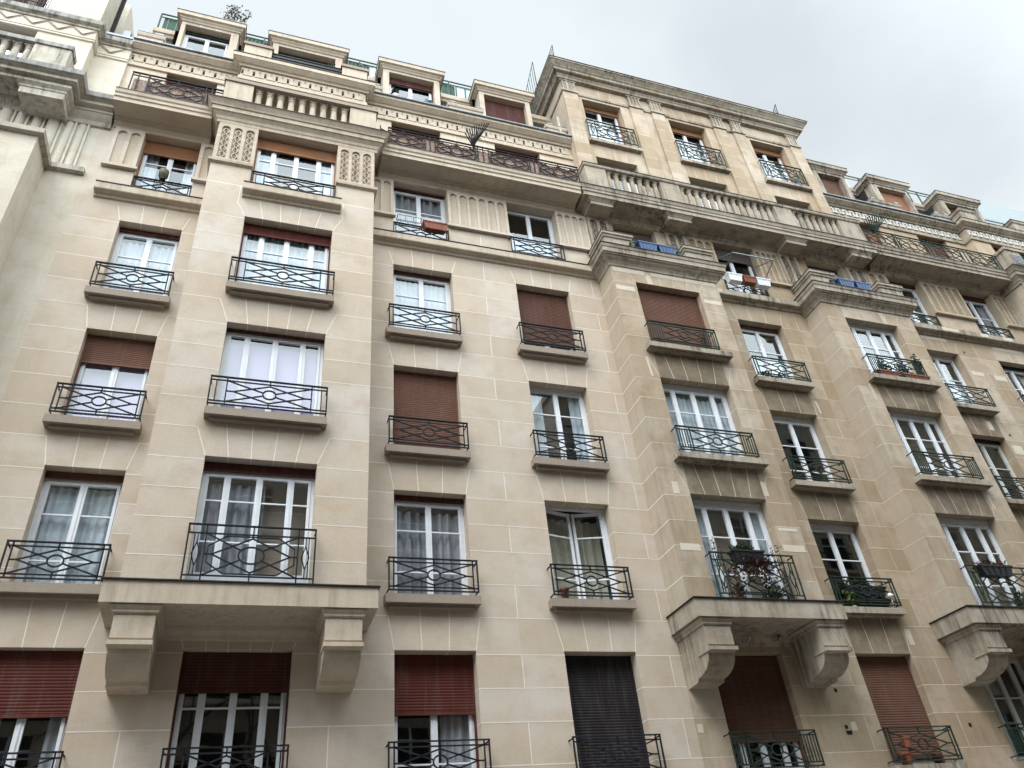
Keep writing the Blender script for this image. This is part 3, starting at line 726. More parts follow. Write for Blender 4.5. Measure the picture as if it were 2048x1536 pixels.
window(bA, C3, 15.9, H[5], 0, bars=(.66,), curt='curtg', cmode='fold', strip='sh_mar', striph=.05, rail='low', rx=(C3[0] + .02, C3[1] - .02), rz=(15.92, 16.5), ry=-.03)
window(bA, C4, sillz(1), H[1], 0, sh='sh_black', shf=.90, rev=.3, **WZ)
window(bA, C4, sillz(2), H[2], 0, bars=(.27, .72), curt='curtc', cmode='fold', strip=None, opened=14, **WZ)
window(bA, C4, sillz(3), H[3], 0, bars=(.25, .68), cmode='sides', curt='curtain', strip=None, head=.02, **WZ)
window(bA, C4, sillz(4), H[4], 0, bars=(), curt='curtain', cmode='half', sh='sh_dbrown', shf=.76, **WZ)
window(bA, C4, 15.9, H[5], 0, bars=(), curt='curtain', cmode='half', strip=None, rail='s', rx=(C4[0] - .02, C4[1] + .02), rz=(15.98, 16.58), ry=.1)
window(bA, B1X, sillz(1), H[1], 0, leaves=4, bars=(.16, .64), curt=None, cmode='none', sh='sh_mar', shf=.27, rail='w', rx=(-.82, .9), rev=.22)
window(bA, B1, 6.5, H[2], BAY, leaves=4, bars=(.13, .40, .76), curt='curtg', cmode='left', strip='sh_mar', striph=.16, rail='t', rz=(6.5, 7.52), rx=(-.92, 1.05), ry=.16, kick=.3)
window(bA, B1, sillz(3), H[3], BAY, leaves=4, bars=(), curt='reflp', cmode='flat', strip='sh_mar', striph=.05, rail='w', rx=(-.97, 1.09), sl='sill', slx=(-1.0, 1.12))
window(bA, B1, sillz(4), H[4], BAY, leaves=4, bars=(.68,), curt='curtain', sh='sh_red', shf=.13, rail='w', rx=(-.97, 1.09), sl='sill', slx=(-1.0, 1.12))
window(bA, B1, 15.9, H[5], BAY, leaves=4, bars=(.68,), curt='curtain', cmode='sides', sh='sh_tan', shf=.17, rail='w', rx=(B1[0], B1[1]), rz=(15.92, 16.5), ry=.02)
for c in (C1, C3, C4): window(bA, c, 18.64, H[6], Y6, bars=(.7,), curt='curtain', cmode='sides', sh='sh_mar', shf=.55)
window(bA, (-.86, 1.0), 18.64, H[6], YB6, leaves=4, bars=(.3, .7), curt='curtain', cmode='sides')
window(bA, C1, 22.1, 24.06, .6, bars=(), curt='curtain', cmode='half', strip='flash', striph=.12)
window(bA, (-.80, .88), 22.1, 24.06, .6, leaves=4, bars=(), curt=None, strip='flash', striph=.3)
window(bA, C3, 22.1, 24.06, .6, bars=(), curt='curtain', cmode='half', sh='sh_mar', shf=.12)
window(bA, C4, 22.1, 24.06, .6, sh='sh_mar', shf=.98)
# lower balcony slabs with their consoles
def low_balcony(par, x0, x1, mat, cons, y=-1.08):
    mb = MB()
    mb.box(x0, x1, y, 0, 6.12, 6.46, mat); mb.box(x0 - .03, x1 + .03, y - .03, 0, 6.462, 6.482, 'flash')
    mb.sweep([(cons[0][1], 0), (cons[1][0], 0)], [(0, 5.93), (.03, 5.94), (.06, 6.0), (.13, 6.06), (.16, 6.118), (0, 6.119)], mat)
    mb.build('balcony_slab', par)
    for a, b_ in cons: console(par, a, b_, 0, 5.99, mat)
low_balcony(bA, -1.95, 2.07, 'trimc', ((-1.72, -1.16), (1.27, 1.84)))

# ============================================================ BUILDING B (weathered) with central pavilion
PT = []
for a in ((8.04, 8.56, 14.62, 14.77, BAY), (10.57, 11.09, 14.63, 14.76, BAY), (8.25, 8.40, 8.85, 9.14, BAY), (10.5, 10.63, 8.96, 9.31, BAY), (8.1, 8.56, 7.58, 7.73, BAY), (10.58, 11.06, 8.14, 8.21, BAY), (10.56, 11.1, 7.67, 7.82, BAY),
          (20.17, 20.65, 14.2, 14.35, 0), (21.05, 21.54, 14.12, 14.31, 0), (18.8, 19.84, 15.42, 15.54, 0), (21.75, 23.0, 15.42, 15.54, 0), (20.24, 20.46, 13.46, 13.63, 0), (19.62, 19.8, 12.15, 12.45, 0), (20.12, 20.5, 11.4, 11.69, 0),
          (11.42, 11.55, 4.33, 4.49, 0), (13.66, 13.8, 6.0, 6.34, 0), (8.03, 8.15, 4.37, 4.52, 0), (8.05, 9.0, 15.27, 15.43, BAY), (9.15, 11.1, 15.30, 15.43, BAY), (19.64, 20.33, 15.72, 15.85, -.2), (21.2, 21.54, 15.72, 15.85, -.2), (22.16, 22.56, 15.72, 15.85, -.2),
          (11.3, 11.75, 15.72, 15.85, -.2)): PT.append((a[0], a[1], a[0], a[1], a[2], a[3], a[4]))
for (x, z0, z1, y) in ((9.02, 14.98, 15.35, BAY), (9.09, 14.98, 15.3, BAY), (8.42, 11.93, 12.5, BAY), (14.98, 12.1, 12.6, BAY), (16.6, 14.98, 15.4, BAY), (16.68, 14.98, 15.4, BAY), (17.2, 9.1, 9.5, BAY), (13.72, 12.0, 12.4, 0)):
    PT.append((x, x + .05, x - .05, x + .02, z0, z1, y))
def patches(mb, test):
    for (a, b_, c, d, z0, z1, y) in PT:
        if test(a, y): mb.face([(a, y - .004, z0), (b_, y - .004, z0), (d, y - .004, z1), (c, y - .004, z1)], 'patch')
bB = empty('apartment_building', (18, 3, 0), 'stained ochre stone apartment block with green iron railings and a raised central pavilion', 'building')
XR = 31.0
mb = MB()
stn = []
for c in (C6, C8, C9):
    for k in (1, 2, 3): stn.append((c[0] - .1, c[1] + .1, H[k], H[k] + .9, .75))
opsB = []
for k in (0, 1, 2, 3, 4):
    for c in (C6, C8, C9, C10): opsB.append((c[0], c[1], sillz(k), H[k], True))
for k in (0, 1):
    for c in (B2, B3, B4): opsB.append((c[0] + .03, c[1] - .2, sillz(k), H[k], False))
wall(mb, 8.0, XR, 0, 15.6, 0, opsB, 'old', 'jointo', vert=(11.8, 14.15, 18.2, 20.85, 23.4), stains=stn)
o5 = [(B2X[0], B2X[1], 15.9, H[5], False), (B3X[0], B3X[1], 15.9, H[5], False)] + [(c[0], c[1], 15.88, H[5], False) for c in (C6, C8, C9, C10)]
wall(mb, 8.0, XR, 15.6, 18.3, 0, o5, 'old', 'jointo', rows=False)
patches(mb, lambda x, y: y == 0)
for x, z in ((20.335, 15.088), (20.304, 12.042), (14.391, 4.376), (11.33, 5.08), (11.3, 4.3), (11.36, 4.3), (11.3, 4.4)): mb.box(x - .035, x + .035, -.006, -.003, z - .035, z + .035, 'hole')
mb.build('facade_wall', bB)
def bay(par, x0, x1, wx, zt, lmat='sidew'):
    mb = MB()
    ops = [(wx[0], wx[1], sillz(k), H[k], True) for k in (3, 4)] + [(wx[0], wx[1], 6.47, H[2], True)]
    st = [(wx[0] - .2, wx[1] + .2, H[k], H[k] + .9, .8) for k in (2, 3)]
    wall(mb, x0, x1, 6.46, zt, BAY, ops, 'old', 'jointo', stains=st)
    sidewall(mb, x0, BAY, 0, 6.46, zt, lmat, 'joint' if x0 < 9 else 'jointo', -1); sidewall(mb, x1, BAY, 0, 6.46, zt, 'sidew', 'jointo', 1)
    patches(mb, lambda x, y: y == BAY and x0 < x < x1)
    return mb.build('projecting_bay', par)
bay(bB, 8.0, 11.15, B2, 15.6); bay(bB, 14.56, 17.74, B3, 15.6); bay(bB, 23.79, 27.5, B4, 18.1)
KC = [(0, 15.42), (.03, 15.44), (.04, 15.5), (.08, 15.56), (.15, 15.62), (.17, 15.66), (.21, 15.67), (.21, 15.7), (.245, 15.71), (.25, 15.84), (.27, 15.86), (.29, 15.94), (0, 15.95)]
for a, b_ in ((8.0, 11.15), (14.56, 17.74)):
    mb = MB(); pth = [(a, -.2), (a, BAY), (b_, BAY), (b_, -.2)]
    mb.sweep([(a, 0), (a, BAY), (b_, BAY), (b_, 0)], KC, 'oldt'); mb.sweep([(a, 0), (a, BAY), (b_, BAY), (b_, 0)], [(0, 15.952), (.305, 15.952), (.305, 15.972), (0, 15.972)], 'flash'); mb.box(a, b_, BAY, 0, 15.8, 15.95, 'oldt')
    mb.build('bay_cornice', bB)
    for (p, q) in ((a - .06, a + .72), (b_ - .78, b_ + .03)):
        mb = MB(); mb.box(p, q, -.84, -.6, 15.973, 16.4, 'oldt')
        sx = p if p < a else q - .22
        mb.box(sx, sx + .22, -.6, 0, 15.973, 16.4, 'oldt')
        if p < a: pt = [(p, 0), (p, -.84), (q, -.84), (q, -.6)]
        else: pt = [(p, -.6), (p, -.84), (q, -.84), (q, 0)]
        mb.sweep(pt, [(0, 16.36), (.03, 16.38), (.04, 16.44), (.07, 16.46), (.07, 16.54), (0, 16.54)], 'oldt'); mb.sweep(pt, [(0, 16.541), (.08, 16.541), (.08, 16.56), (0, 16.56)], 'flash')
        mb.box(p, q, -.84, -.6, 16.38, 16.541, 'oldt'); mb.box(sx, sx + .22, -.6, 0, 16.38, 16.541, 'oldt')
        mb.build('balcony_parapet', bB)
string(bB, [(11.15, 0), (14.56, 0)], 'oldt', False); string(bB, [(17.74, 0), (23.79, 0)], 'oldt', False)
for a, b_, n in ((C6[0] - .9, C6[0], 3), (C6[1], C6[1] + .85, 4), (17.75, C8[0], 2), (C8[1], C9[0], 5), (C9[1], 23.78, 3)):
    mb = MB(); fluted(mb, a, b_, 16.68, 18.03, 0, n, 'old', 'jointo'); mb.build('fluted_panel', bB)
for a, b_ in ((8.02, 8.68), (10.52, 11.18), (14.42, 15.1), (17.0, 17.68)): mb = MB(); fluted(mb, a, b_, 16.5, 18.03, -.02, 2, 'oldt', None, carved=True, ledge=False, d=.07); mb.build('carved_panel', bB)
for a, b_ in ((23.82, 24.68), (26.62, 27.48)): mb = MB(); fluted(mb, a, b_, 16.68, 18.02, BAY, 3, 'oldt', None, carved=True, ledge=False); mb.build('carved_panel', bB)
# central balcony
mb = MB(); cx0, cx1 = 7.68, 18.02
pth = [(cx0 + .08, .1), (cx0 + .08, -.66), (cx1 - .08, -.66), (cx1 - .08, .1)]
mb.sweep(pth, [(-.03, 18.238), (0, 18.238), (.0, 18.37), (.03, 18.39), (.03, 18.47), (.05, 18.49), (.07, 18.57), (.08, 18.6), (0, 18.6)], 'oldt')
mb.box(cx0 + .09, cx1 - .09, -.65, .22, 18.243, 18.59, 'oldt'); mb.sweep(pth, [(0, 18.602), (.095, 18.602), (.095, 18.622), (0, 18.622)], 'flash'); mb.box(cx0 + .1, cx1 - .1, -.64, .2, 18.595, 18.612, 'sill')
mb.sweep([(8.0, 0), (17.75, 0)], [(0, 18.02), (.03, 18.03), (.05, 18.08), (.12, 18.14), (.12, 18.18), (.16, 18.2), (.2, 18.238)], 'oldt')
mb.build('balcony_slab', bB)
for a, b_ in ((7.98, 8.66), (10.42, 11.17), (14.46, 15.2), (16.92, 17.68)): console(bB, a, b_, 0, 18.02, 'oldt', False)
mb = MB(); PED = [(7.94, 8.6), (10.38, 11.02), (14.37, 15.03), (16.83, 17.68)]
for a, b_ in PED: mb.box(a, b_, -.70, -.44, 18.622, 19.49, 'oldt')
mb.box(7.95, 17.67, -.68, -.46, 18.622, 18.66, 'oldt')
pt = [(7.93, .15), (7.93, -.71), (17.69, -.71), (17.69, .15)]
mb.sweep(pt, [(0, 19.49), (.015, 19.5), (.03, 19.53), (.03, 19.6), (0, 19.6)], 'oldt'); mb.box(7.93, 17.69, -.709, -.42, 19.49, 19.6, 'oldt'); mb.sweep(pt, [(-.3, 19.601), (.045, 19.601), (.045, 19.62), (-.3, 19.62)], 'flash')
for a in (7.93, 17.49): mb.box(a, a + .2, -.42, .15, 18.622, 19.599, 'oldt')
BLB = [None]
bl = mb.build('balustrade', bB)
for (a, b_), n in (((8.6, 10.38), 7), ((11.02, 14.37), 13), ((15.03, 16.83), 7)): balusters(bl, a, b_, n, -.57, 18.66, 19.49, 'oldt', BLB)
# pavilion
mb = MB(); px0, px1 = 8.18, 17.58; PY = -.03
PW = ((8.86, 10.28), (12.12, 13.57), (15.41, 16.86))
wall(mb, px0, px1, 18.6, 25.3, PY, [(a, b_, 18.62, H[6], False) for a, b_ in PW] + [(a, b_, 21.82, 24.1, False) for a, b_ in PW], 'old', 'jointo', rows=False, thick=.3)
for x, sg in ((px0, -1), (px1, 1)):
    zz = [18.6 + .58 * k for k in range(12)]
    for j in range(11): mb.face([(x, PY, zz[j]), (x, 7, zz[j]), (x, 7, zz[j + 1]), (x, PY, zz[j + 1])], 'sidew', random.random())
    for z in zz[1:]: mb.face([(x + .002 * sg, PY, z - .008), (x + .002 * sg, 7, z - .008), (x + .002 * sg, 7, z + .008), (x + .002 * sg, PY, z + .008)], 'jointo')
mb.box(px0, px1, 6.9, 7, 18.6, 25.3, 'old')
PIL = ((8.17, 8.7), (10.62, 11.12), (11.47, 11.95), (13.92, 14.42), (14.74, 15.2), (17.15, 17.6))
for a, b_ in PIL:
    yy = -.1; z = 18.63; k = 0
    while z < 24.2:
        zt = min(24.2, z + .58); mb.box(a, b_, yy, PY + .001, z, zt, 'old', random.random()); 
        if z > 18.7: mb.face([(a, yy - .002, z - .008), (b_, yy - .002, z - .008), (b_, yy - .002, z + .008), (a, yy - .002, z + .008)], 'jointo')
        z = zt
    mb.box(a - .03, b_ + .03, yy - .04, PY, 24.201, 24.32, 'oldt')
    mb.box(a + .02, b_ - .02, yy, PY, 24.32, 24.82, 'oldt')
    for i in range(4): xx = a + .06 + (b_ - a - .12) * i / 3.; mb.box(xx - .03, xx + .02, yy - .03, yy, 24.34, 24.78, 'oldt')
    mb.box(a - .03, b_ + .03, yy - .03, PY, 24.8, 24.86, 'oldt')
mb.sweep([(px0, 1), (px0, PY), (px1, PY), (px1, 1)], [(.0, 24.2), (.035, 24.21), (.045, 24.3), (.0, 24.32)], 'oldt')
for a, b_ in PW:
    wd = b_ - a
    for f_ in (.25, .5, .75): line(mb, (a + wd * f_, PY - .002, 24.33), (a + wd * (f_ + (f_ - .5) * .25), PY - .002, 24.84), .008, 'jointo')
    for f_ in (.25, .5, .75): line(mb, (a + wd * f_, PY - .002, 21.05), (a + wd * (f_ + (f_ - .5) * .25), PY - .002, 21.6), .008, 'jointo')
    mb.box(a - .13, b_ + .28, PY - .14, PY, 21.68, 21.8, 'oldt')
mb.build('pavilion', bB)
mb = MB(); pth = [(px0, 7), (px0, PY), (px1, PY), (px1, 7)]
mb.sweep(pth, [(0, 24.86), (.13, 24.87), (.15, 24.95), (.17, 24.97), (.19, 25.03), (.28, 25.05), (.3, 25.07), (.3, 25.17), (.33, 25.19), (.36, 25.24), (.43, 25.32), (.46, 25.36), (.48, 25.36), (.48, 25.42), (0, 25.42)], 'oldt')
mb.sweep(pth, [(0, 25.422), (.5, 25.422), (.5, 25.45), (0, 25.46)], 'flash'); mb.box(px0, px1, PY, 7, 25.3, 25.44, 'zinc')
mb.build('pavilion_cornice', bB)
for (a, b_), s_ in zip(PW, ('sh_tan', 'sh_tan', 'sh_tan')):
    window(bB, (a, b_), 21.82, 24.1, PY, bars=(.62,), curt='curtain', cmode='half', sh=s_, shf=.07 if a < 12 else .1, rev=.3, strip='x' if False else 'sh_tan')
    q = MB(); rail_low(q, a - .08, b_ + .2, 21.83, 22.8, PY - .1, 'irono', 't', PY); q.build('window_railing', bB)
    window(bB, (a, b_), 18.64, H[6], PY, bars=(.62,), curt='curtain', cmode='sides', strip='flash', rev=.3)
# right-hand side: balcony slab, railing, upper wall
slab(bB, cx1, 23.60, 'oldt'); 
mb = MB(); pth = [(23.79, 0), (23.79, BAY), (27.5, BAY), (27.5, 0)]
mb.sweep(pth, BC, 'oldt'); mb.sweep(pth, [(0, 18.602), (.345, 18.602), (.345, 18.622), (0, 18.622)], 'flash'); mb.box(23.79, 27.5, BAY, .2, 18.5, 18.6, 'oldt'); mb.build('bay_cornice', bB)
mb = MB()
for a, b_ in ((23.79, 24.46), (26.84, 27.5)): mb.box(a, b_, -.9, -.45, 18.622, 19.53, 'oldt')
mb.box(23.75, 27.55, -.94, -.42, 19.531, 19.65, 'oldt')
mb.box(23.79, 23.99, -.45, 0, 18.622, 19.53, 'oldt'); mb.box(23.75, 24.03, -.42, 0, 19.531, 19.65, 'oldt')
bl = mb.build('balustrade', bB); balusters(bl, 24.46, 26.84, 9, -.74, 18.66, 19.53, 'oldt', BLB)
long_rail(bB, (18.45, 19.79, 21.3, 22.85), .60, ry, 18.63, 19.44, 'irono', 17.9, 23.6, (17.95, 19.1, 20.55, 22.08, 23.58))
spikes(bB, 18.35, ry - .02, 19.35, 'irono', 11)
mb = MB()
g0, g1 = 23.96, 27.32
wall(mb, 17.5, XR, 18.3, 21.85, Y6, [(18.62, 19.95, 18.62, H[6], False), (C9[0], 23.0, 18.62, H[6], False), (C10[0], C10[1], 18.62, H[6], False)], 'old', 'jointo', rows=False)
wall(mb, g0, g1, 18.6, 21.85, YB6, [(24.86, 26.6, 18.62, H[6], False)], 'old', 'jointo', rows=False)
for x in (g0, g1): mb.face([(x, YB6, 18.6), (x, Y6, 18.6), (x, Y6, 21.85), (x, YB6, 21.85)], 'sidew')
mb.build('upper_wall', bB)
p6 = [(17.58, Y6), (g0, Y6), (g0, YB6), (g1, YB6), (g1, Y6), (XR, Y6)]
mb = MB(); mb.sweep(p6, TE, 'oldt'); mb.sweep(p6, TT, 'oldt'); mb.sweep(p6, [(0, 21.852), (.255, 21.852), (.255, 21.872), (0, 21.872)], 'flash')
dentils(mb, 17.62, g0 - .06, 21.13, 21.52, Y6, 'oldt', True, .30, 'meander'); dentils(mb, g0 + .04, g1 - .04, 21.13, 21.52, YB6, 'oldt', True, .3, 'meander'); dentils(mb, g1 + .06, XR, 21.13, 21.52, Y6, 'oldt', True, .3, 'meander')
mb.box(17.58, XR, YB6, 1.2, 21.80, 21.845, 'zinc')
mb.build('key_frieze_cornice', bB)
attic(bB, 17.58, 27.0, 'oldt', ((20.2, 21.5), (23.2, 23.9)))
for a, b_ in ((g0, g0 + .72), (g1 - .72, g1)):
    mb = MB(); mb.box(a, b_, -.26, .3, 21.875, 22.34, 'oldt'); mb.sweep([(a, .3), (a, -.26), (b_, -.26), (b_, .3)], [(0, 22.3), (.04, 22.33), (.05, 22.4), (.05, 22.44), (0, 22.44)], 'oldt'); mb.box(a, b_, -.26, .3, 22.34, 22.44, 'oldt')
    mb.box(a - .07, b_ + .07, -.33, .35, 22.441, 22.46, 'flash')
    mb.build('terrace_parapet', bB)
for x0, x1, c in ((18.2, 20.23, (18.8, 19.87)), (21.15, 23.27, (21.6, 23.0)), (24.61, 26.95, (24.98, 26.6))):
    dormer(bB, x0 + .1, x1 - .1, (c[0], c[1], 22.1, 24.06), 'oldt', 'jointo')
roofrail(bB, 17.9, 26.9, 1.32, 'net', net=((23.3, 24.6),), frost=((20.3, 21.2),))
RO = dict(rmat='irono')
window(bB, (18.8, 19.87), 22.1, 24.06, .6, sh='sh_brown', shf=.98); window(bB, (21.6, 23.0), 22.1, 24.06, .6, sh='sh_or', shf=.98); window(bB, (24.98, 26.6), 22.1, 24.06, .6, sh='sh_mar', shf=.98); 
window(bB, (18.62, 19.95), 18.64, H[6], Y6, sh='sh_or', shf=.98); window(bB, (C9[0], 23.0), 18.64, H[6], Y6, sh='sh_brown', shf=.98); window(bB, (24.86, 26.6), 18.64, H[6], YB6, leaves=4, sh='sh_mar', shf=.98); window(bB, C10, 18.64, H[6], Y6, sh='sh_brown', shf=.9)
SO = dict(sl='oldt', rmat='irono')
for k, c, kw in ((1, C6, dict(sh='sh_brown', shf=.9)), (2, C6, dict(bars=(.62,), cmode='none', strip=None, head=.08)), (3, C6, dict(bars=(.25, .62,), cmode='none', strip=None, head=.1)), (4, C6, dict(bars=(.62,), cmode='half', curt='curtain')),
                 (1, C8, dict(sh='sh_brown', shf=.9)), (2, C8, dict(bars=(.62,), cmode='none')), (3, C8, dict(bars=(.6,), cmode='none', frame='framec', strip='flash')), (4, C8, dict(bars=(.6,), cmode='half', curt='curtain', strip=None, head=.05)),
                 (2, C9, dict(bars=(.6,), cmode='none')), (3, C9, dict(bars=(.6,), cmode='sides')), (4, C9, dict(bars=(.62,), cmode='sides', strip='flash')), (1, C9, dict(bars=(.6,)))):
    window(bB, c, sillz(k), H[k], 0, rail='s', **SO, **kw)
for k in (2, 3, 4): window(bB, C10, sillz(k), H[k], 0, bars=(.6,), **SO)
for c, kw in ((C6, dict(bars=(.6,), cmode='none', sh='sh_taupe', shf=.2)), (C8, dict(bars=(.45,), cmode='none', strip='sh_mar', striph=.12)), (C9, dict(bars=(.6,), cmode='sides', curt='curtg', strip='sh_mar', striph=.15)), (C10, {})):
    window(bB, c, 15.9, H[5], 0, rail='low', rmat='irono', rx=(c[0] + .02, c[1] - .02), rz=(15.92, 16.5), ry=-.02, **kw)
window(bB, B2X, 15.9, H[5], 0, sh='sh_taupe', shf=.22, bars=(), cmode='none'); window(bB, B3X, 15.9, H[5], 0, strip='flash', bars=(), cmode='none')
for c, d in ((B2, 0), (B3, 1), (B4, 2)):
    rr = (c[0] - .07, c[1] - .17); ss = (c[0] - .24, c[1] + .02)
    window(bB, c, 6.5, H[2], BAY, leaves=4, bars=(.3, .68), cmode='sides' if d == 0 else 'none', curt='curtain', strip=None, head=.1, rail='t', rz=(6.5, 7.5), rx=(c[0] - .02, c[1] + .05), ry=.16, rmat='irono')
    window(bB, c, sillz(3), H[3], BAY, leaves=4, bars=(.24, .68), cmode='full' if d == 0 else 'none', strip=None, head=.09, rail='wo', rx=(c[0] - .07, c[1] - .17 if 0 else c[1] + .02), slx=(c[0] - .2, c[1] + .22), **SO)
    window(bB, c, sillz(4), H[4], BAY, leaves=4, bars=(.24, .66), cmode='half' if d else 'none', sh='sh_brown' if d == 0 else None, shf=.97, strip=None if d else 'sh_brown', head=0 if d == 0 else .06, rail='wo', rx=(c[0] - .07, c[1] - .1), slx=(c[0] - .2, c[1] + .22), **SO)
    if d == 0: window(bB, (c[0] + .03, c[1] - .2), sillz(1), H[1], 0, leaves=4, bars=(), cmode='none', sh='sh_dbrown', shf=.72, rail='wo', rmat='irono')
    else: window(bB, (c[0] + .03, c[1] - .2), sillz(1), H[1], 0, leaves=4, bars=(.6,), frame='framec', cmode='none', strip=None, rail='wo', rmat='irono')
low_balcony(bB, 7.9, 11.24, 'oldt', ((8.03, 8.58), (10.55, 11.12))); low_balcony(bB, 14.45, 17.85, 'oldt', ((14.62, 15.17), (17.1, 17.68))); low_balcony(bB, 23.65, 27.65, 'oldt', ((23.9, 24.46), (26.9, 27.4)))

# ============================================================ LEFT NEIGHBOUR
bL = empty('apartment_building', (-10, 3, 0), 'pale rendered building at the far left with a stone balustrade and zigzag frieze', 'building')
XL = -16.0; jx = -4.36; ix = -5.13; LY = -.86
mb = MB()
mb.face([(ix, 0, 0), (jx, 0, 0), (jx, 0, 18.3), (ix, 0, 18.3)], 'white')
mb.face([(XL, LY, 0), (ix, LY, 0), (ix, LY, 16.2), (XL, LY, 16.2)], 'white'); mb.face([(ix, LY, 0), (ix, 0, 0), (ix, 0, 16.3), (ix, LY, 16.3)], 'white')
wall(mb, XL, ix, 16.2, 18.3, 0, [(-8.0, -6.45, 16.34, 18.0, False)], 'white', 'white', rows=False)
wall(mb, XL, ix, 18.3, 21.0, -.2, [(-8.3, -6.35, 18.62, 20.9, False)], 'white', 'white', rows=False)
mb.face([(ix, -.2, 18.3), (ix, .15, 18.3), (ix, .15, 21.8), (ix, -.2, 21.8)], 'white'); mb.face([(ix, .15, 18.3), (jx, .15, 18.3), (jx, .15, 21.8), (ix, .15, 21.8)], 'white')
mb.face([(XL, -.2, 21), (ix, -.2, 21), (ix, -.2, 21.8), (XL, -.2, 21.8)], 'white')
mb.face([(jx, .15, 18.3), (jx, Y6, 18.3), (jx, Y6, 21.8), (jx, .15, 21.8)], 'white')
mb.box(-6.55, -5.3, .12, .16 + .9, 21.8, 26.2, 'white'); mb.box(XL, -6.55, 1.6, 1.7, 21.8, 26.2, 'sh_mar'); mb.box(XL, -7.6, .4, 1.6, 24.3, 26.2, 'white'); mb.box(XL, -5.3, 1.7, 6, 21.8, 26.2, 'white')
mb.build('facade_wall', bL)
mb = MB()
lp = [(XL, LY), (ix, LY), (ix, 0), (jx, 0)]
mb.sweep(lp, [(0, 16.18), (.11, 16.2), (.12, 16.33), (0, 16.34)], 'whitet'); mb.box(XL, ix, LY, 0, 16.24, 16.335, 'zinc')
mb.build('ledge', bL)
mb = MB()
for k, x in enumerate((-4.72, -4.98, -5.3, -5.62, -5.95, -6.25)):
    wv = (.085, .085, .13, .10, .10, .12)[k]
    n = 8
    for i in range(n):
        a0 = pi * i / n; a1 = pi * (i + 1) / n
        mb.face([(x - wv * cos(a0), -.0 - wv * .9 * sin(a0), 16.34), (x - wv * cos(a1), -wv * .9 * sin(a1), 16.34), (x - wv * cos(a1), -wv * .9 * sin(a1), 17.86), (x - wv * cos(a0), -wv * .9 * sin(a0), 17.86)], 'white')
    mb.box(x + wv + .01, x + wv + .06, -.05, 0, 16.34, 17.9, 'white')
mb.build('fluted_panel', bL)
mb = MB()
sp = [(XL, -.62), (-5.0, -.62), (-5.0, -.10), (-4.14, -.10)]
pr_l = [(0, 17.86), (.04, 17.88), (.05, 18.0), (.09, 18.02), (.11, 18.1), (.2, 18.2), (.22, 18.22), (.22, 18.38), (.3, 18.4), (.32, 18.42), (.34, 18.52), (0, 18.54)]
mb.sweep([(XL, -.72), (-4.98, -.72), (-4.98, -.22), (-4.14, -.22)], [(-.03, 18.208), (0, 18.208), (.0, 18.3), (.12, 18.32), (.12, 18.42), (.2, 18.44)], 'whitet')
mb.sweep([(XL, -.72), (-4.98, -.72), (-4.98, -.22), (-4.14, -.22)], [(.2, 18.44), (.24, 18.46), (.26, 18.6), (0, 18.61), (-.1, 18.61)], 'greyled')
mb.sweep([(XL, 0), (jx + .2, 0)], [(0, 17.88), (.06, 17.9), (.08, 18.02), (.14, 18.1), (.2, 18.2), (0, 18.201)], 'whitet')
mb.box(XL, -4.99, -.71, 0, 18.214, 18.6, 'whitet'); mb.box(-4.99, -4.145, -.21, .2, 18.214, 18.6, 'whitet')
mb.build('balcony_slab', bL)
mb = MB(); a, b_ = -5.95, -5.06
mb.box(a, b_, -.66, -.05, 17.82, 18.02, 'whitet'); mb.sweep([(a, 0), (a, -.66), (b_, -.66), (b_, 0)], [(0, 18.02), (.02, 18.03), (.03, 18.08), (.1, 18.15), (.11, 18.198), (0, 18.199)], 'whitet'); mb.build('console', bL)
mb = MB()
mb.box(-5.96, -5.2, -.86, -.3, 18.61, 19.42, 'whitet'); mb.box(XL, -5.17, -.9, -.5, 19.42, 19.56, 'greyled'); mb.box(-5.4, -5.2, -.3, -.2, 18.61, 19.42, 'whitet')
BLL = [None]; bl = mb.build('balustrade', bL); balusters(bl, -7.66, -5.96, 7, -.72, 18.61, 19.42, 'whitet', BLL)
mb = MB()
cp = [(XL, -.2), (ix, -.2), (ix, .15), (jx, .15)]
mb.sweep(cp, [(0, 20.9), (.035, 20.92), (.035, 20.98), (.02, 20.99), (.045, 21.0), (.045, 21.06), (0, 21.07)], 'white')
mb.sweep(cp, [(0, 21.45), (.04, 21.46), (.05, 21.52), (.12, 21.55)], 'whitet'); mb.sweep(cp, [(.12, 21.55), (.14, 21.57), (.14, 21.74), (0, 21.76)], 'greyled')
def zig(x0, x1, y, n):
    p = (x1 - x0) / n
    for k in range(n):
        a = x0 + k * p; zb, zt = 21.12, 21.42
        mb.bar((a, y, zt), (a + p * .5, y, zb), .02, 'sill', .012); mb.bar((a + p * .5, y, zb), (a + p, y, zt), .02, 'sill', .012)
        mb.face([(a + .03, y - .006, zt + .02), (a + p - .03, y - .006, zt + .02), (a + p * .5, y - .03, zb + .04)], 'white')
zig(-9.6, ix, -.205, 8); zig(ix + .02, jx - .15, .145, 1)
mb.build('zigzag_frieze', bL)
mb = MB()
for i in range(14): x = -7.6 + i * .085 * 1.0; mb.bar((x, -.1, 21.78), (x, -.1, 22.9), .016, 'iron')
for z in (21.95, 22.3, 22.9): mb.bar((-9.0, -.1, z), (-6.5, -.1, z), .02, 'iron')
mb.box(-6.62, -6.56, .1, .16, 21.8, 26, 'frame')
mb.build('terrace_railing', bL)
mb = MB(); mb.bar((-5.27, .95, 21.9), (-5.27, .95, 26.3), .11, 'ironb'); mb.box(-5.32, -5.28, .3, .9, 26.15, 26.25, 'zinc'); mb.build('drainpipe', bL)
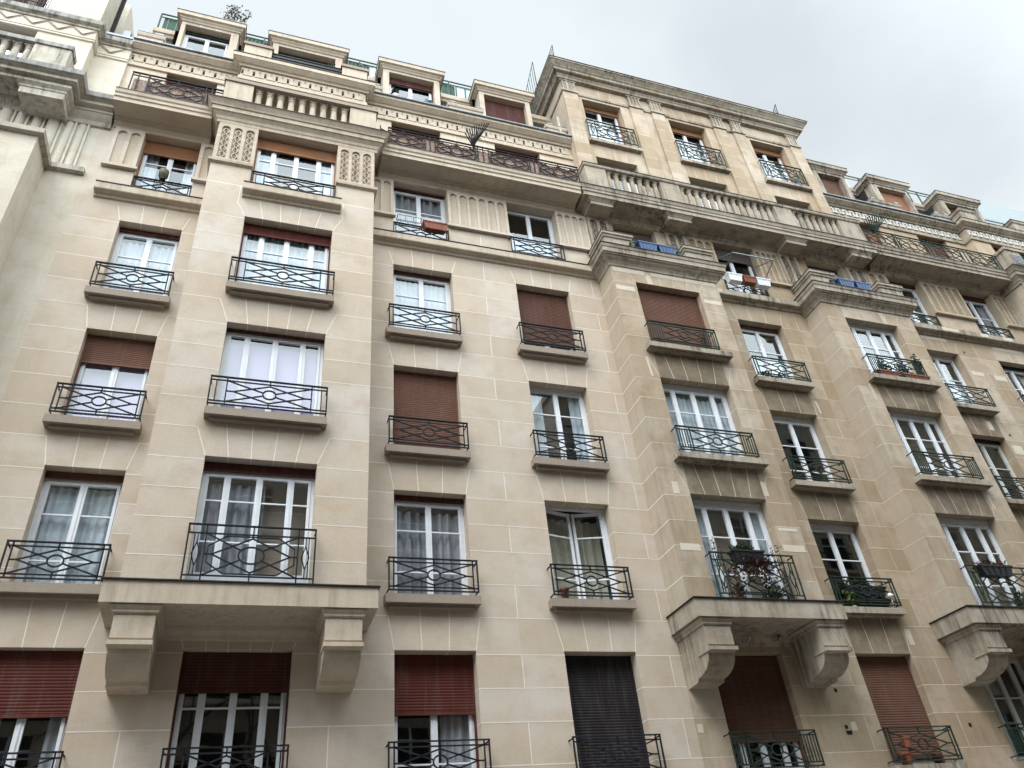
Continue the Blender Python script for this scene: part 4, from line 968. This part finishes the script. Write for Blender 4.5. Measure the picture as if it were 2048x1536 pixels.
window(bL, (-8.0, -6.45), 16.36, 18.0, 0, bars=(), curt=None, strip='flash'); window(bL, (-8.3, -6.35), 18.64, 20.9, -.2, bars=(.6,), curt=None, strip='flash')
mb = MB(); mb.box(-5.3, -4.36, .35, 1.1, 21.8, 22.25, 'white'); mb.box(-5.3, -4.4, .3, 1.1, 22.251, 22.33, 'zinc'); mb.box(-5.25, -4.37, 1.12, 1.9, 21.85, 23.5, 'slate'); mb.box(-4.95, -4.5, .9, 1.12, 22.3, 23.1, 'slate'); mb.box(-4.9, -4.7, .7, 1.2, 22.3, 23.2, 'zinc'); mb.build('roof_gutter', bL)
mb = MB(); mb.lathe(-4.6, -.05, [(0, 18.98), (.12, 18.95), (.2, 18.85), (.24, 18.7), (.24, 18.6)], 'frost'); 
tag(mb.build('satellite_dish', None, True), 'round grey dome standing on the ledge between the two buildings', 'dish')

# ============================================================ small things on the balconies
def planter(name, cx, y, z, w, d, h, mat, label, cat='planter', group=None, taper=.82, rimm=None):
    mb = MB(); a = w / 2; b2 = w / 2 * taper; e = d / 2; e2 = d / 2 * taper; t = .012
    def ring_(wx, wy, zz): return [(cx - wx, y - wy, zz), (cx + wx, y - wy, zz), (cx + wx, y + wy, zz), (cx - wx, y + wy, zz)]
    R0, R1, R2, R3 = ring_(b2, e2, z), ring_(a, e, z + h), ring_(a - t, e - t, z + h), ring_(a - t * 2, e - t * 2, z + h * .8)
    mb.face(list(reversed(R0)), mat)
    for A_, B_ in ((R0, R1), (R1, R2), (R2, R3)):
        for i in range(4): mb.face([A_[i], A_[(i + 1) % 4], B_[(i + 1) % 4], B_[i]], mat)
    mb.face(R3, 'bark')
    rr = ring_(a + .012, e + .012, z + h - .035); rt = ring_(a + .012, e + .012, z + h + .004)
    for i in range(4): mb.face([rr[i], rr[(i + 1) % 4], rt[(i + 1) % 4], rt[i]], rimm or mat)
    mb.face([rt[0], rt[1], R2[1], R2[0]], rimm or mat); mb.face([rr[0], rr[1], R1[1], R1[0]], rimm or mat)
    for k in range(1, 5): xx = cx - b2 + 2 * b2 * k / 5; mb.bar((xx, y - e2 - .004, z + .02), (cx + (xx - cx) / taper, y - e - .002, z + h - .04), .012, mat)
    o_ = mb.build(name, None); return tag(o_, label, cat, group)
def pot(name, cx, y, z, r, h, mat, label, cat='plant pot', group=None):
    mb = MB(); mb.lathe(cx, y, [(0, z), (r * .72, z), (r * .95, z + h * .82), (r * 1.08, z + h * .82), (r * 1.1, z + h), (r * .95, z + h), (r * .9, z + h * .85), (0, z + h * .85)], mat, 18)
    return tag(mb.build(name, None, False), label, cat, group)
def plant(name, cx, y, z, w, h, d, n, mats, label, size=.05, stems=7, group=None, cat='plant', droop=0.):
    rnd = random.Random(hash(label) % 999 + int(abs(cx) * 100)); mb = MB()
    tips = []
    for s_ in range(stems):
        bx = cx + (rnd.random() - .5) * w * .7; tx = bx + (rnd.random() - .5) * w * .5; tz = z + h * (.5 + .5 * rnd.random()); ty = y + (rnd.random() - .5) * d
        P = [Vector((bx, y, z)), Vector(((bx + tx) / 2, (y + ty) / 2, z + (tz - z) * .55)), Vector((tx, ty, tz))]
        if droop: P[2].z = z + h * .3 * rnd.random() - droop * rnd.random(); P[1].z = z + h * .4
        mb.bar(P[0], P[1], .009, 'bark'); mb.bar(P[1], P[2], .006, 'bark'); tips.append(P)
    for i in range(n):
        P = rnd.choice(tips); t = rnd.random() ** .7
        c = P[0].lerp(P[1], t * 2) if t < .5 else P[1].lerp(P[2], t * 2 - 1)
        c = c + Vector(((rnd.random() - .5) * .12 * (1 + w), (rnd.random() - .5) * .12, (rnd.random() - .5) * .1))
        u = Vector((rnd.gauss(0, 1), rnd.gauss(0, 1), rnd.gauss(0, .7))).normalized(); v = u.cross(Vector((rnd.random(), rnd.random(), 1))).normalized(); s_ = size * (.6 + .8 * rnd.random())
        mb.face([c - u * s_, c + v * s_ * .45, c + u * s_, c - v * s_ * .45], rnd.choice(mats))
    return tag(mb.build(name, None), label, cat, group)
GRPB = 'blue plastic planters on the balcony ledges'
planter('flower_box', 9.11, -.93, 15.98, .56, .2, .25, 'blue', 'blue plastic planter, left of the pair above the nearer stained bay', 'planter', GRPB)
planter('flower_box', 9.69, -.93, 15.98, .54, .2, .25, 'blue', 'blue planter with a twig behind it, right of the pair above the nearer stained bay', 'planter', GRPB)
planter('flower_box', 15.52, -.93, 15.98, .54, .2, .25, 'blue', 'blue plastic planter, left of the pair above the farther stained bay', 'planter', GRPB)
planter('flower_box', 16.13, -.93, 15.98, .54, .2, .25, 'blue', 'blue planter with leaves on top, right of the pair above the farther stained bay', 'planter', GRPB)
pot('plant_pot', 8.72, -.9, 15.975, .08, .26, 'greenp', 'dark green pot on the left of the two blue planters above the nearer bay', group='dark green pots beside blue planters')
pot('plant_pot', 10.06, -.9, 15.975, .08, .2, 'greenp', 'dark green pot on the right of the two blue planters above the nearer bay', group='dark green pots beside blue planters')
pot('plant_pot', 15.2, -.85, 15.975, .1, .3, 'blackp', 'black pot beside the two blue planters above the farther bay', group=None)
plant('potted_plant', 9.9, -.8, 16.15, .15, .5, .1, 45, ['leafd', 'leafy'], 'dark leafy twig behind the right blue planter of the nearer bay', .03, 4)
plant('potted_plant', 16.15, -.9, 16.15, .4, .25, .1, 90, ['leaf', 'leafd'], 'low green leaves in the right blue planter of the farther bay', .04, 6)
plant('potted_plant', 15.3, -.8, 16.2, .3, .4, .15, 70, ['leafd', 'leafy'], 'dark leaves above the black pot beside the farther blue planters', .035, 6)
mb = MB(); mb.lathe(-2.79, -.1, [(0, 16.42), (.07, 16.42), (.075, 16.5), (.105, 16.52), (.11, 16.68), (.095, 16.7), (.06, 16.72), (0, 16.72)], 'brass', 18); mb.lathe(-2.79, -.1, [(0, 16.38), (.06, 16.38), (.07, 16.43), (0, 16.43)], 'blackp', 14)
tag(mb.build('plant_pot', None, True), 'round olive pot hooked on the middle of the small black railing at top left', 'plant pot')
planter('flower_box', 3.56, -.16, 16.2, .62, .2, .24, 'terra', 'orange terracotta planter hooked on the black railing of the cleaned stone facade')
mb = MB()
for z in (16.3, 16.48):
    for a, b_ in (((2.6, -.25, z), (3.2, -.25, z)), ((2.6, -.06, z), (3.2, -.06, z)), ((2.6, -.25, z), (2.6, -.06, z)), ((3.2, -.25, z), (3.2, -.06, z))): mb.bar(a, b_, .01, 'flash')
for x in (2.6, 2.8, 3.0, 3.2): mb.bar((x, -.25, 16.3), (x, -.25, 16.48), .01, 'flash')
tag(mb.build('planter_holder', None), 'empty black wire holder left of the terracotta planter on the same railing', 'wire holder')
planter('flower_box', 12.29, -.22, 16.2, .47, .2, .26, 'whitep', 'white planter left of the red one on the small railing between the stained bays', 'planter', 'three planters on one railing')
planter('flower_box', 12.77, -.22, 16.23, .42, .2, .22, 'terra', 'red planter between two white ones on the railing between the stained bays', 'planter', 'three planters on one railing')
planter('flower_box', 13.24, -.22, 16.2, .47, .2, .26, 'whitep', 'white planter right of the red one on the small railing between the stained bays', 'planter', 'three planters on one railing')
plant('potted_plant', 12.75, -.2, 16.4, .3, .14, .1, 40, ['leafr', 'leafy'], 'dry reddish sprigs in the red planter between two white ones', .025, 6)
mb = MB()
for x in (12.1, 13.5): mb.bar((x, .1, 17.35), (x + .08, -.62, 16.98), .025, 'zinc'); 
mb.bar((12.18, -.62, 16.98), (13.58, -.62, 16.98), .03, 'zinc'); mb.bar((13.5, -.02, 16.6), (13.58, -.62, 16.98), .02, 'zinc'); mb.bar((12.1, -.02, 16.6), (12.18, -.62, 16.98), .02, 'zinc')
tag(mb.build('awning_frame', None), 'bare metal awning arms above the white and red planters', 'awning frame')
plant('potted_plant', 10.1, -.86, 12.85, .22, .62, .12, 60, ['leafy', 'leaf', 'leafr'], 'thin dry plant on the sill before the brown shutter of the nearer bay', .03, 6)
plant('potted_plant', 8.82, -.86, 12.85, .12, .2, .1, 30, ['leaf', 'leafl'], 'tiny green plant at the left of the sill with the brown shutter, nearer bay', .03, 4)
plant('potted_plant', 12.5, -.12, 12.83, .85, .28, .1, 160, ['leafd', 'leaf'], 'row of dark green leaves behind the green railing between the shuttered and shrub windows', .035, 12)
planter('flower_box', 15.62, -.86, 12.83, .7, .16, .15, 'terra', 'terracotta trough at the left behind the railing of the farther bay', 'planter', 'terracotta troughs on one sill')
planter('flower_box', 16.55, -.86, 12.83, .9, .16, .15, 'terra', 'terracotta trough under the tall shrub behind the railing of the farther bay', 'planter', 'terracotta troughs on one sill')
plant('potted_plant', 15.6, -.86, 12.95, .4, .42, .14, 120, ['leaf', 'leafd'], 'bushy green plant at the left of the railing of the farther bay', .04, 7)
plant('potted_plant', 16.3, -.86, 12.95, .35, .42, .14, 120, ['leaf', 'leafd'], 'round green plant in the middle of the railing of the farther bay', .04, 7)
plant('potted_plant', 16.85, -.84, 12.95, .3, .9, .16, 230, ['leaf', 'leafl', 'leafd'], 'tallest green shrub rising above the railing of the farther bay', .045, 7)
planter('flower_box', 9.46, -.90, 7.27, .72, .2, .25, 'blackp', 'black planter hung inside the tall railing over the scrolled balcony of the nearer stained bay')
plant('potted_plant', 9.45, -.90, 7.5, .6, .17, .16, 260, ['leaf', 'leafl', 'leafd'], 'green tuft in the black hanging planter of the nearer stained bay', .035, 12)
plant('potted_plant', 9.55, -.95, 7.1, 1.0, .75, .12, 520, ['leafr', 'leafr', 'leafy', 'leafr'], 'trailing red leaved plant over the tall railing of the nearer stained bay', .038, 26, droop=.5)
plant('potted_plant', 8.78, -.85, 7.2, .2, .75, .1, 60, ['leafr', 'leafy'], 'thin red stems at the left end of the tall railing of the nearer stained bay', .025, 5)
plant('potted_plant', 10.25, -.85, 6.55, .25, 1.3, .15, 110, ['leafr', 'leafy'], 'tall thin red stems at the right end of the nearer stained bay railing', .025, 7)
plant('potted_plant', 9.0, -.88, 6.5, .4, .5, .2, 150, ['leafr', 'leafy', 'leafr'], 'reddish brown bush low at the left behind the tall railing of the nearer stained bay', .035, 14)
plant('potted_plant', 9.85, -.86, 6.5, .5, .36, .2, 240, ['leaf', 'leafd', 'leafl'], 'mossy green plant low at the right behind the tall railing of the nearer stained bay', .035, 14)
planter('flower_box', 12.85, -.12, 6.95, 1.1, .16, .26, 'blackp', 'long black planter behind the green railing beside the scrolled balcony')
planter('flower_box', 12.95, -.12, 6.76, .9, .14, .16, 'blackp', 'low black trough under the long black planter beside the scrolled balcony')
plant('potted_plant', 12.75, -.12, 7.18, 1.2, .22, .14, 260, ['leaf', 'leafl', 'leafd', 'leafy'], 'mixed green plants along the top of the long black planter beside the scrolled balcony', .035, 18)
plant('potted_plant', 12.42, -.2, 6.76, .5, .36, .12, 150, ['leafl', 'leaf'], 'light green fern poking through the railing in front of the black trough', .045, 9)
mb = MB(); mb.lathe(13.42, -.22, [(0, 6.95), (.05, 6.95), (.07, 7.0), (.03, 7.05), (0, 7.06)], 'whitep'); mb.bar((13.42, -.2, 6.78), (13.42, -.22, 6.96), .02, 'whitep'); tag(mb.build('garden_lamp', None, True), 'small white lamp at the right end of the railing with the black planter', 'lamp')
planter('flower_box', 15.95, -.90, 7.24, .95, .2, .24, 'blackp', 'black planter with pink flowers on the tall railing of the farther bay')
plant('potted_plant', 15.95, -.90, 7.46, .9, .18, .16, 260, ['leaf', 'leafd', 'pink', 'leafy'], 'pink and green flowering plants in the black planter of the farther bay', .033, 16)
plant('potted_plant', 16.4, -.86, 6.5, .4, .5, .2, 140, ['leaf', 'leafl'], 'green plant low behind the tall railing of the farther bay', .035, 9)
pot('plant_pot', 5.76, -.1, 6.76, .085, .19, 'terra', 'small terracotta pot at the left of the sill under the half open window')
plant('potted_plant', 6.35, -.08, 9.8, .5, .4, .08, 50, ['leafd', 'leafy'], 'sparse twiggy plant behind the black railing, second cleaned column from the bay', .02, 10)
pot('plant_pot', 12.36, -.26, 3.95, .08, .18, 'terra', 'upper round terracotta pot hanging on the lowest green railing', group=None)
pot('plant_pot', 12.33, -.12, 3.68, .12, .2, 'terra', 'larger terracotta pot standing behind the lowest green railing', group=None)
pot('plant_pot', 13.1, -.12, 3.68, .09, .16, 'sh_mar', 'dark red pot at the right behind the lowest green railing', group=None)
pot('plant_pot', 2.67, .3, 22.12, .1, .24, 'whitep', 'white pot on the sill of the roof window with the dark red blind strip')
plant('potted_plant', 2.6, .28, 22.34, .2, .3, .15, 110, ['leaf', 'leafd'], 'green plant in the white pot on the roof window sill', .05, 7)
mb = MB()
rnd = random.Random(4)
for i in range(26): 
    a = Vector((3.7 + rnd.gauss(0, .07), .3 + rnd.gauss(0, .03), 22.28 + rnd.random() * .22)); u = Vector((rnd.gauss(0, 1), rnd.gauss(0, 1), rnd.gauss(0, 1))).normalized() * .08; v = u.cross(Vector((0, 0, 1))).normalized() * .06
    mb.face([a - u, a + v, a + u, a - v], 'frost')
tag(mb.build('plastic_bag', None), 'crumpled translucent plastic bag at the right of the roof window sill', 'bag')
plant('potted_plant', .68, -.1, 22.3, .3, .35, .12, 60, ['leafy', 'leafd'], 'dry twigs on the terrace in front of the wide roof window', .03, 6)
pot('plant_pot', 16.65, -.08, 21.83, .11, .14, 'blue', 'blue pot on the sill of the last pavilion window')
plant('roof_shrub', -2.3, 1.5, 24.9, .9, 2.5, .6, 460, ['leafy', 'leafy', 'leafy', 'leafd'], 'nearly leafless shrub standing on the roof above the leftmost roof window', .045, 34)
plant('roof_shrub', 7.35, 1.6, 24.5, .7, 1.9, .4, 22, ['leafy'], 'bare thin branches on the roof left of the raised pavilion', .03, 13)
plant('roof_shrub', 20.9, 1.7, 25.2, .3, .4, .2, 30, ['leafd'], 'small dark twig behind the roof railing right of the pavilion', .03, 5)
def fan(x, y, z, h, w, mat, label, s_=1):
    mb = MB(); top = Vector((x, y, z + h)); mb.bar((x - w * .5, y, z), (x + w * .25, y, z + h), .02, mat); mb.bar((x + w * .25, y, z + h), (x + w * .5, y + .3, z), .02, mat)
    for k in range(1, 6): t = k / 6; bx = x - w * .5 + w * t; tz = z + h * (t / .75 if t < .75 else (1 - t) / .25); mb.bar((bx, y + .1 * t, z), (bx, y + .1 * t, max(z + .05, tz)), .014, mat)
    tag(mb.build('anti_climb_grille', None), label, 'grille', 'iron grilles on the roof edge')
fan(7.83, 1.2, 25.9, 2.0, .62, 'irono', 'tallest pointed iron grille on the roof just left of the pavilion')
fan(7.92, -.3, 25.45, 1.1, .44, 'irono', 'small pointed iron grille on the near corner of the pavilion cornice')
fan(17.0, -.3, 25.45, 1.05, .66, 'irono', 'small pointed iron grille near the far end of the pavilion cornice')
mb = MB(); mb.bar((7.9, .15, 21.9), (7.9, .15, 22.95), .075, 'whitet'); tag(mb.build('vent_pipe', None), 'short pale pipe standing against the left side of the pavilion', 'pipe')
mb = MB(); mb.box(23.86, 24.3, -.96, -.905, 18.8, 19.3, 'sill')
for k in range(6): mb.box(23.88, 24.28, -.975, -.958, 18.84 + k * .075, 18.88 + k * .075, 'zinc')
tag(mb.build('ventilation_grille', None), 'grey louvred panel fixed to the stone post at the far right balcony', 'grille')

# ============================================================ street side, sky, far things
def struct(name, mb): o_ = mb.build(name, None); o_['kind'] = 'structure'; return o_
g = MB(); g.face([(-900, -900, -.02), (900, -900, -.02), (900, 900, -.02), (-900, 900, -.02)], 'ground'); struct('ground', g)
g = MB(); g.box(-120, 120, -3.2, 0, -.01, .13, 'paving'); struct('pavement', g)
g = MB(); g.box(-120, 120, -18, -11.6, -.01, .13, 'paving'); struct('pavement', g)
g = MB(); g.face([(-120, -11.6, -.012), (120, -11.6, -.012), (120, -3.2, -.012), (-120, -3.2, -.012)], 'asphalt'); 
for k in range(-15, 15): g.face([(k * 6, -7.5, -.008), (k * 6 + 3, -7.5, -.008), (k * 6 + 3, -7.38, -.008), (k * 6, -7.38, -.008)], 'paint')
struct('road', g)
g = MB(); oy = -18.0
ops = [(x, x + 1.5, z, z + 2.1, False) for x in [-28 + 3.4 * i for i in range(26)] for z in (3.6, 6.7, 9.8, 12.9, 16.0, 19.3, 22.4) if z < 19 or x > 16]
wall(g, -30, 60, 0, 19.5, oy, [], 'opp', 'opp', rows=False); wall(g, 15, 60, 19.5, 26, oy, [], 'opp', 'opp', rows=False)
for o_ in ops:
    g.face([(o_[0], oy + .02, o_[2]), (o_[1], oy + .02, o_[2]), (o_[1], oy + .02, o_[3]), (o_[0], oy + .02, o_[3])], 'room'); g.box(o_[0] + .7, o_[0] + .8, oy + .01, oy + .06, o_[2], o_[3], 'frame'); g.box(o_[0], o_[1], oy + .0, oy + .05, o_[3] - .5, o_[3] - .44, 'frame')
for z in (6.4, 9.5, 12.6, 15.7):
    g.box(-30, 60, oy, oy + .9, z, z + .18, 'opp'); g.bar((-30, oy + .85, z + 1.15), (60, oy + .85, z + 1.15), .05, 'iron')
    for i in range(590): g.box(-30 + i * .152, -30 + i * .152 + .02, oy + .84, oy + .86, z + .18, z + 1.15, 'iron')
g.box(-30, 60, oy - 8, oy - .02, 0, 19.5, 'opp'); g.box(-30.3, 15, oy - 8, oy + .5, 19.5, 19.9, 'opp'); g.box(15, 60, oy - 8, oy - .02, 19.5, 26, 'opp'); g.box(14.8, 60.3, oy - 8, oy + .5, 26, 26.4, 'opp'); g.box(15, 60, oy, oy + .9, 19.0, 19.2, 'opp'); g.bar((15, oy + .85, 20.2), (60, oy + .85, 20.2), .06, 'iron'); g.box(15, 60, oy, oy + .9, 22.1, 22.3, 'opp'); g.bar((15, oy + .85, 23.3), (60, oy + .85, 23.3), .06, 'iron')
tag(g.build('opposite_building', None), 'stone building with long iron balconies across the street, seen mirrored in the lower panes', 'building')
def tree(x, y, h, seed, label):
    rnd = random.Random(seed); t = empty('bare_tree', (x, y, 0), label, 'tree', 'bare street trees'); mb = MB()
    tw = MB()
    def grow(p, d, L, r, lv):
        q = p + d * L; (mb if lv < 2 else tw).bar(p, q, r * 2, 'bark')
        if lv >= 6 or r < .004: return
        for k in range(2 if lv > 0 else 3):
            nd = (d + Vector((rnd.gauss(0, .42), rnd.gauss(0, .42), rnd.gauss(.08, .25)))).normalized(); grow(q, nd, L * (.68 + .2 * rnd.random()), r * .64, lv + 1)
    grow(Vector((x, y, 0)), Vector((0, 0, 1)), h * .3, .16, 0); mb.build('trunk', t); tw.build('twigs', t)
tree(-3.0, -15.6, 12, 3, 'bare tree across the street mirrored in the lowest wide window'); tree(4.5, -16.0, 10.5, 5, 'bare tree across the street, right of the other mirrored tree')
# pale long roof far behind at the right
mb = MB(); mb.box(46, 110, 12, 30, 10, 44.2, 'pale'); mb.box(46, 110, 11.94, 11.99, 41.8, 41.95, 'zinc')
tag(mb.build('distant_building', None), 'pale grey building rising behind the roofline at the far right', 'building')

# ------------------------------------------------------------ world, sun, camera
w = bpy.data.worlds.new('World'); S.world = w; w.use_nodes = True; nt = w.node_tree; nt.nodes.clear()
out = nt.nodes.new('ShaderNodeOutputWorld'); bg = nt.nodes.new('ShaderNodeBackground'); sky = nt.nodes.new('ShaderNodeTexSky')
sky.sky_type = 'NISHITA'; sky.sun_disc = False; SE, SA = 56, 222
sky.sun_elevation = R(SE); sky.sun_rotation = R(SA)
bg.inputs['Strength'].default_value = .1
tc = nt.nodes.new('ShaderNodeTexCoord'); mp = nt.nodes.new('ShaderNodeMapping'); mp.inputs['Scale'].default_value = (1.0, 1.0, 1.5); mp.inputs['Location'].default_value = (.35, .1, .0)
nt.links.new(tc.outputs['Generated'], mp.inputs[0])
n1 = noise(nt, mp.outputs[0], 1.7, 5, .5)
cl = nt.nodes.new('ShaderNodeValToRGB'); cr = cl.color_ramp
cr.elements[0].position = .27; cr.elements[0].color = (.70, .755, .80, 1); cr.elements[1].position = .46; cr.elements[1].color = (.835, .915, .945, 1)
dt = nt.nodes.new('ShaderNodeVectorMath'); dt.operation = 'DOT_PRODUCT'; dt.inputs[1].default_value = (.60, .29, .745); nt.links.new(tc.outputs['Generated'], dt.inputs[0])
m2 = nt.nodes.new('ShaderNodeMapRange'); m2.interpolation_type = 'SMOOTHSTEP'; m2.inputs['From Min'].default_value = .965; m2.inputs['From Max'].default_value = .999; m2.inputs['To Min'].default_value = 0; m2.inputs['To Max'].default_value = .19; nt.links.new(dt.outputs['Value'], m2.inputs['Value'])
sb = nt.nodes.new('ShaderNodeMath'); sb.operation = 'SUBTRACT'; nt.links.new(n1, sb.inputs[0]); nt.links.new(m2.outputs[0], sb.inputs[1]); nt.links.new(sb.outputs[0], cl.inputs[0])
sx = nt.nodes.new('ShaderNodeSeparateXYZ'); nt.links.new(tc.outputs['Generated'], sx.inputs[0])
mr = nt.nodes.new('ShaderNodeMapRange'); mr.interpolation_type = 'SMOOTHSTEP'; mr.inputs['From Min'].default_value = .35; mr.inputs['From Max'].default_value = -.5; mr.inputs['To Min'].default_value = 6.8; mr.inputs['To Max'].default_value = 29.
nt.links.new(sx.outputs['Y'], mr.inputs['Value'])
vm = nt.nodes.new('ShaderNodeVectorMath'); vm.operation = 'SCALE'; nt.links.new(cl.outputs[0], vm.inputs[0]); nt.links.new(mr.outputs[0], vm.inputs['Scale'])
mxw = nt.nodes.new('ShaderNodeMix'); mxw.data_type = 'RGBA'; mxw.inputs[0].default_value = .96; nt.links.new(sky.outputs[0], mxw.inputs[6]); nt.links.new(vm.outputs[0], mxw.inputs[7])
nt.links.new(mxw.outputs[2], bg.inputs['Color']); nt.links.new(bg.outputs[0], out.inputs[0])
su = bpy.data.lights.new('sun', 'SUN'); su.energy = 1.5; su.angle = R(25); su.color = (1, .985, .955)
so = bpy.data.objects.new('sun', su); COL.objects.link(so)
az = R(SA); el = R(SE)
sd = Vector((sin(az) * cos(el), cos(az) * cos(el), sin(el)))   # direction towards the sun
so.rotation_euler = (-sd).to_track_quat('-Z', 'Y').to_euler(); so.location = (0, -20, 40)
cam = bpy.data.cameras.new('camera'); co = bpy.data.objects.new('camera', cam); COL.objects.link(co); S.camera = co
pitch, yaw, roll = R(35.99973843), R(21.8790956), R(-6.56668446)
F = Vector((sin(yaw) * cos(pitch), cos(yaw) * cos(pitch), sin(pitch))); Rv = Vector((cos(yaw), -sin(yaw), 0)); U = Rv.cross(F)
R2 = Rv * cos(roll) + U * sin(roll); U2 = -Rv * sin(roll) + U * cos(roll)
from mathutils import Matrix
co.matrix_world = Matrix(((R2.x, U2.x, -F.x, 0), (R2.y, U2.y, -F.y, -13), (R2.z, U2.z, -F.z, 1.6), (0, 0, 0, 1)))
cam.sensor_fit = 'HORIZONTAL'; cam.sensor_width = 36; cam.lens = 36 * 1537.65 / 2048; cam.clip_end = 3000
S.view_settings.view_transform = 'Standard'; S.view_settings.look = 'None'; S.view_settings.exposure = .64; S.view_settings.gamma = 1
S.render.resolution_x = 1024; S.render.resolution_y = 768
